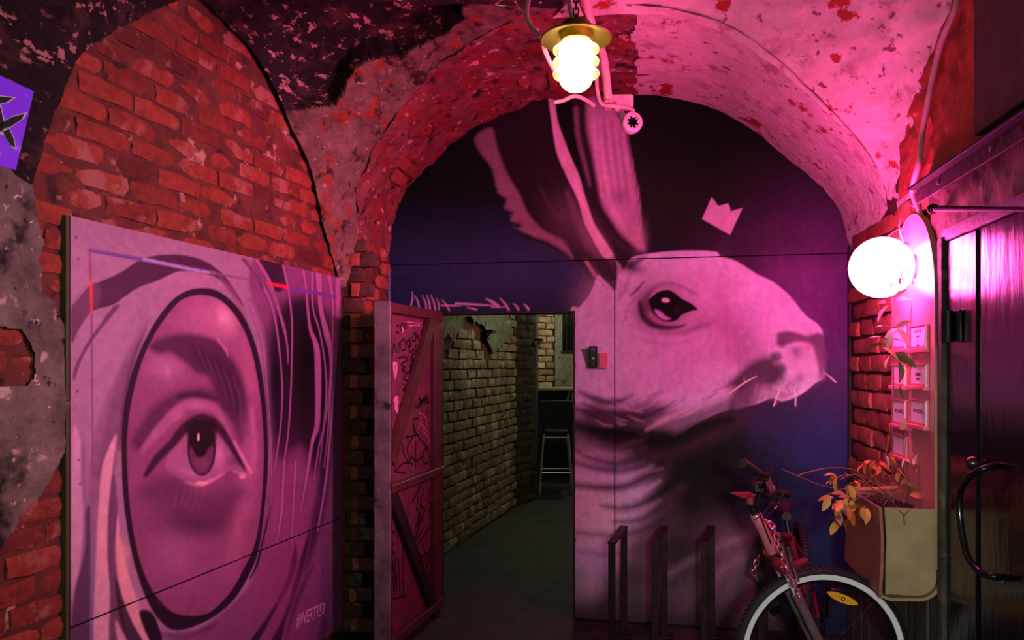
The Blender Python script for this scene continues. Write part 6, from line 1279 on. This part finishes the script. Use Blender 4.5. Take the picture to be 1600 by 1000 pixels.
# ------------------------------------------------------------------ passage: bar stool, shelf, window grille, fittings
sb = atZ(868, 570, 9.3); sb[2] = 0
stool = thing('bar_stool', sb, 'black bar stool with low back and thin metal legs at the end of the passage', 'stool')
blkf = simple('stool_black', (20, 22, 22), .4, .1); stl = simple('stool_steel', (200, 200, 190), .3, .3)
su = np.array([cs, sn, 0]); sf = np.array([-sn, cs, 0]); RS = np.stack([su, sf, np.array([0, 0, 1])], 1)
mb = MB(); mb.bbox(sb+np.array([0, 0, .77]), (.34, .34, .045), RS, .015); mb.build('seat', blkf, stool)
mb = MB(); mb.bbox(sb+np.array([0, 0, 1.04])-sf*.16, (.40, .03, .24), RS, .012); mb.build('backrest', blkf, stool)
for sx in (-1, 1):
    for sy in (-1, 1):
        mb = MB(); mb.tube([sb+su*.15*sx+sf*.15*sy+np.array([0, 0, .76]), sb+su*.21*sx+sf*.20*sy+np.array([0, 0, .0])], .011, 8); mb.build('leg', stl, stool, True)
    mb = MB(); mb.tube([sb+su*.15*sx-sf*.16+np.array([0, 0, .76]), sb+su*.17*sx-sf*.17+np.array([0, 0, 1.0])], .012, 8); mb.build('back_post', blkf, stool, True)
mb = MB(); z = .27
for (p, q) in (((-1, -1), (1, -1)), ((1, -1), (1, 1)), ((1, 1), (-1, 1)), ((-1, 1), (-1, -1))): mb.tube([sb+su*.19*p[0]+sf*.18*p[1]+np.array([0, 0, z]), sb+su*.19*q[0]+sf*.18*q[1]+np.array([0, 0, z])], .008, 6)
mb.build('footrest', stl, stool)
mb = MB(); mb.tube([sb+su*.155*-1-sf*.155+np.array([0, 0, .70]), sb+su*.155-sf*.155+np.array([0, 0, .70])], .009, 6); mb.build('crossbar', stl, stool)
sh = thing('bar_counter', atZ(868, 610, 9.9), 'pale wooden bar shelf on the wall behind the stool', 'shelf')
a = atZ(838, 609, 9.6); mb = MB(); c = atZ(872, 607, 10.0); mb.bbox(c, (.62, .40, .035), RS, .004); mb.build('shelf_top', simple('pale_wood', (176, 160, 120), .6, 0, .2), sh)
mb = MB(); mb.bbox(c+sf*.16+np.array([0, 0, -.62]), (.60, .03, 1.2), RS, .004); mb.build('back_panel', simple('dark_panel', (16, 18, 18), .6), sh)
mb = MB(); mb.tube([c+su*.16-sf*.1, c+su*.10-sf*.1+np.array([0, 0, -.22])], .012, 6); mb.tube([c+su*.20-sf*.1+np.array([0, 0, .6]), c+su*.19-sf*.1+np.array([0, 0, -.25])], .018, 8); mb.build('bracket', simple('brass_pole', (190, 176, 110), .5), sh)
gw = thing('window_1', atZ(890, 520, 9.6), 'dark barred window at the end of the passage, upper right of the doorway', 'window', kind='structure')
c = atZ(892, 518, 9.6); mb = MB(); mb.bbox(c, (.22, .04, .50), RS, .004); mb.build('pane', simple('window_dark', (14, 16, 16), .15), gw)
mb = MB()
for k in (-1, 0, 1): mb.tube([c+su*.06*k-sf*.03+np.array([0, 0, -.25]), c+su*.06*k-sf*.03+np.array([0, 0, .25])], .008, 6)
mb.build('bars', simple('bar_grey', (90, 92, 84), .5, .4), gw)
mb = MB(); mb.bbox(c+np.array([0, 0, -.27])-sf*.02, (.26, .08, .04), RS, .004); mb.build('sill', simple('sill_grey', (60, 62, 56), .6), gw)
for (x, y, Z, w, lb) in ((758, 518, 7.2, .14, 'rusty iron bracket left in the passage wall plaster'), (836, 531, 8.55, .09, 'small rusty bracket on the passage buttress')):
    r = ray(x, y); p = atZ(x, y, Z)
    if Z < 8: p = onP(x, y, c0+cn*.03, cn)
    t = thing('iron_bracket', p, lb, 'bracket')
    mb = MB(); mb.bbox(p+cn*.04, (.10, w*.9, .03), np.stack([cn, cd, np.array([0, 0, 1])], 1), .004); mb.build('plate', simple('rust_dark', (36, 34, 30), .8, .3), t)
    mb = MB(); mb.tube([p+cn*.07+cd*.0+np.array([0, 0, .0]), p+cn*.005-np.array([0, 0, .07])], .008, 6); mb.build('strut', simple('rust_dark2', (40, 36, 30), .8, .3), t)
# passage lamps (hang above the lintel line, lighting the brick)
def bulb(name, p, col, pw, label):
    t = thing(name, p, label, 'lamp'); mb = MB(); mb.lathe([(.001, -.04), (.022, -.034), (.03, -.015), (.024, .008), (.014, .02)], p, seg=16); mb.build('bulb', emit(name+'_glow', col, 14), t, True)
    mb = MB(); mb.lathe([(0, .06), (.018, .055), (.018, .015), (.012, .012)], p, seg=14); mb.build('socket', blackp, t, True)
    mb = MB(); mb.tube([np.array(p)+np.array([0, 0, .05]), np.array([p[0], p[1], 2.88])], .004, 6); mb.build('flex', cab, t)
    d = bpy.data.lights.new(name+'_light', 'POINT'); d.energy = pw; d.color = col; d.shadow_soft_size = .05; o = bpy.data.objects.new(name+'_light', d); COL.objects.link(o); o.location = (p[0], p[1], p[2]-.06); o.parent = None
bulb('bare_bulb', (-.75, 7.0, 2.62), (1, .95, .66), 15, 'bare bulb on the passage ceiling just inside the doorway')
bulb('bare_bulb', (-.85, 9.6, 2.62), (1, .92, .66), 22, 'bare bulb on the passage ceiling above the bar stool')
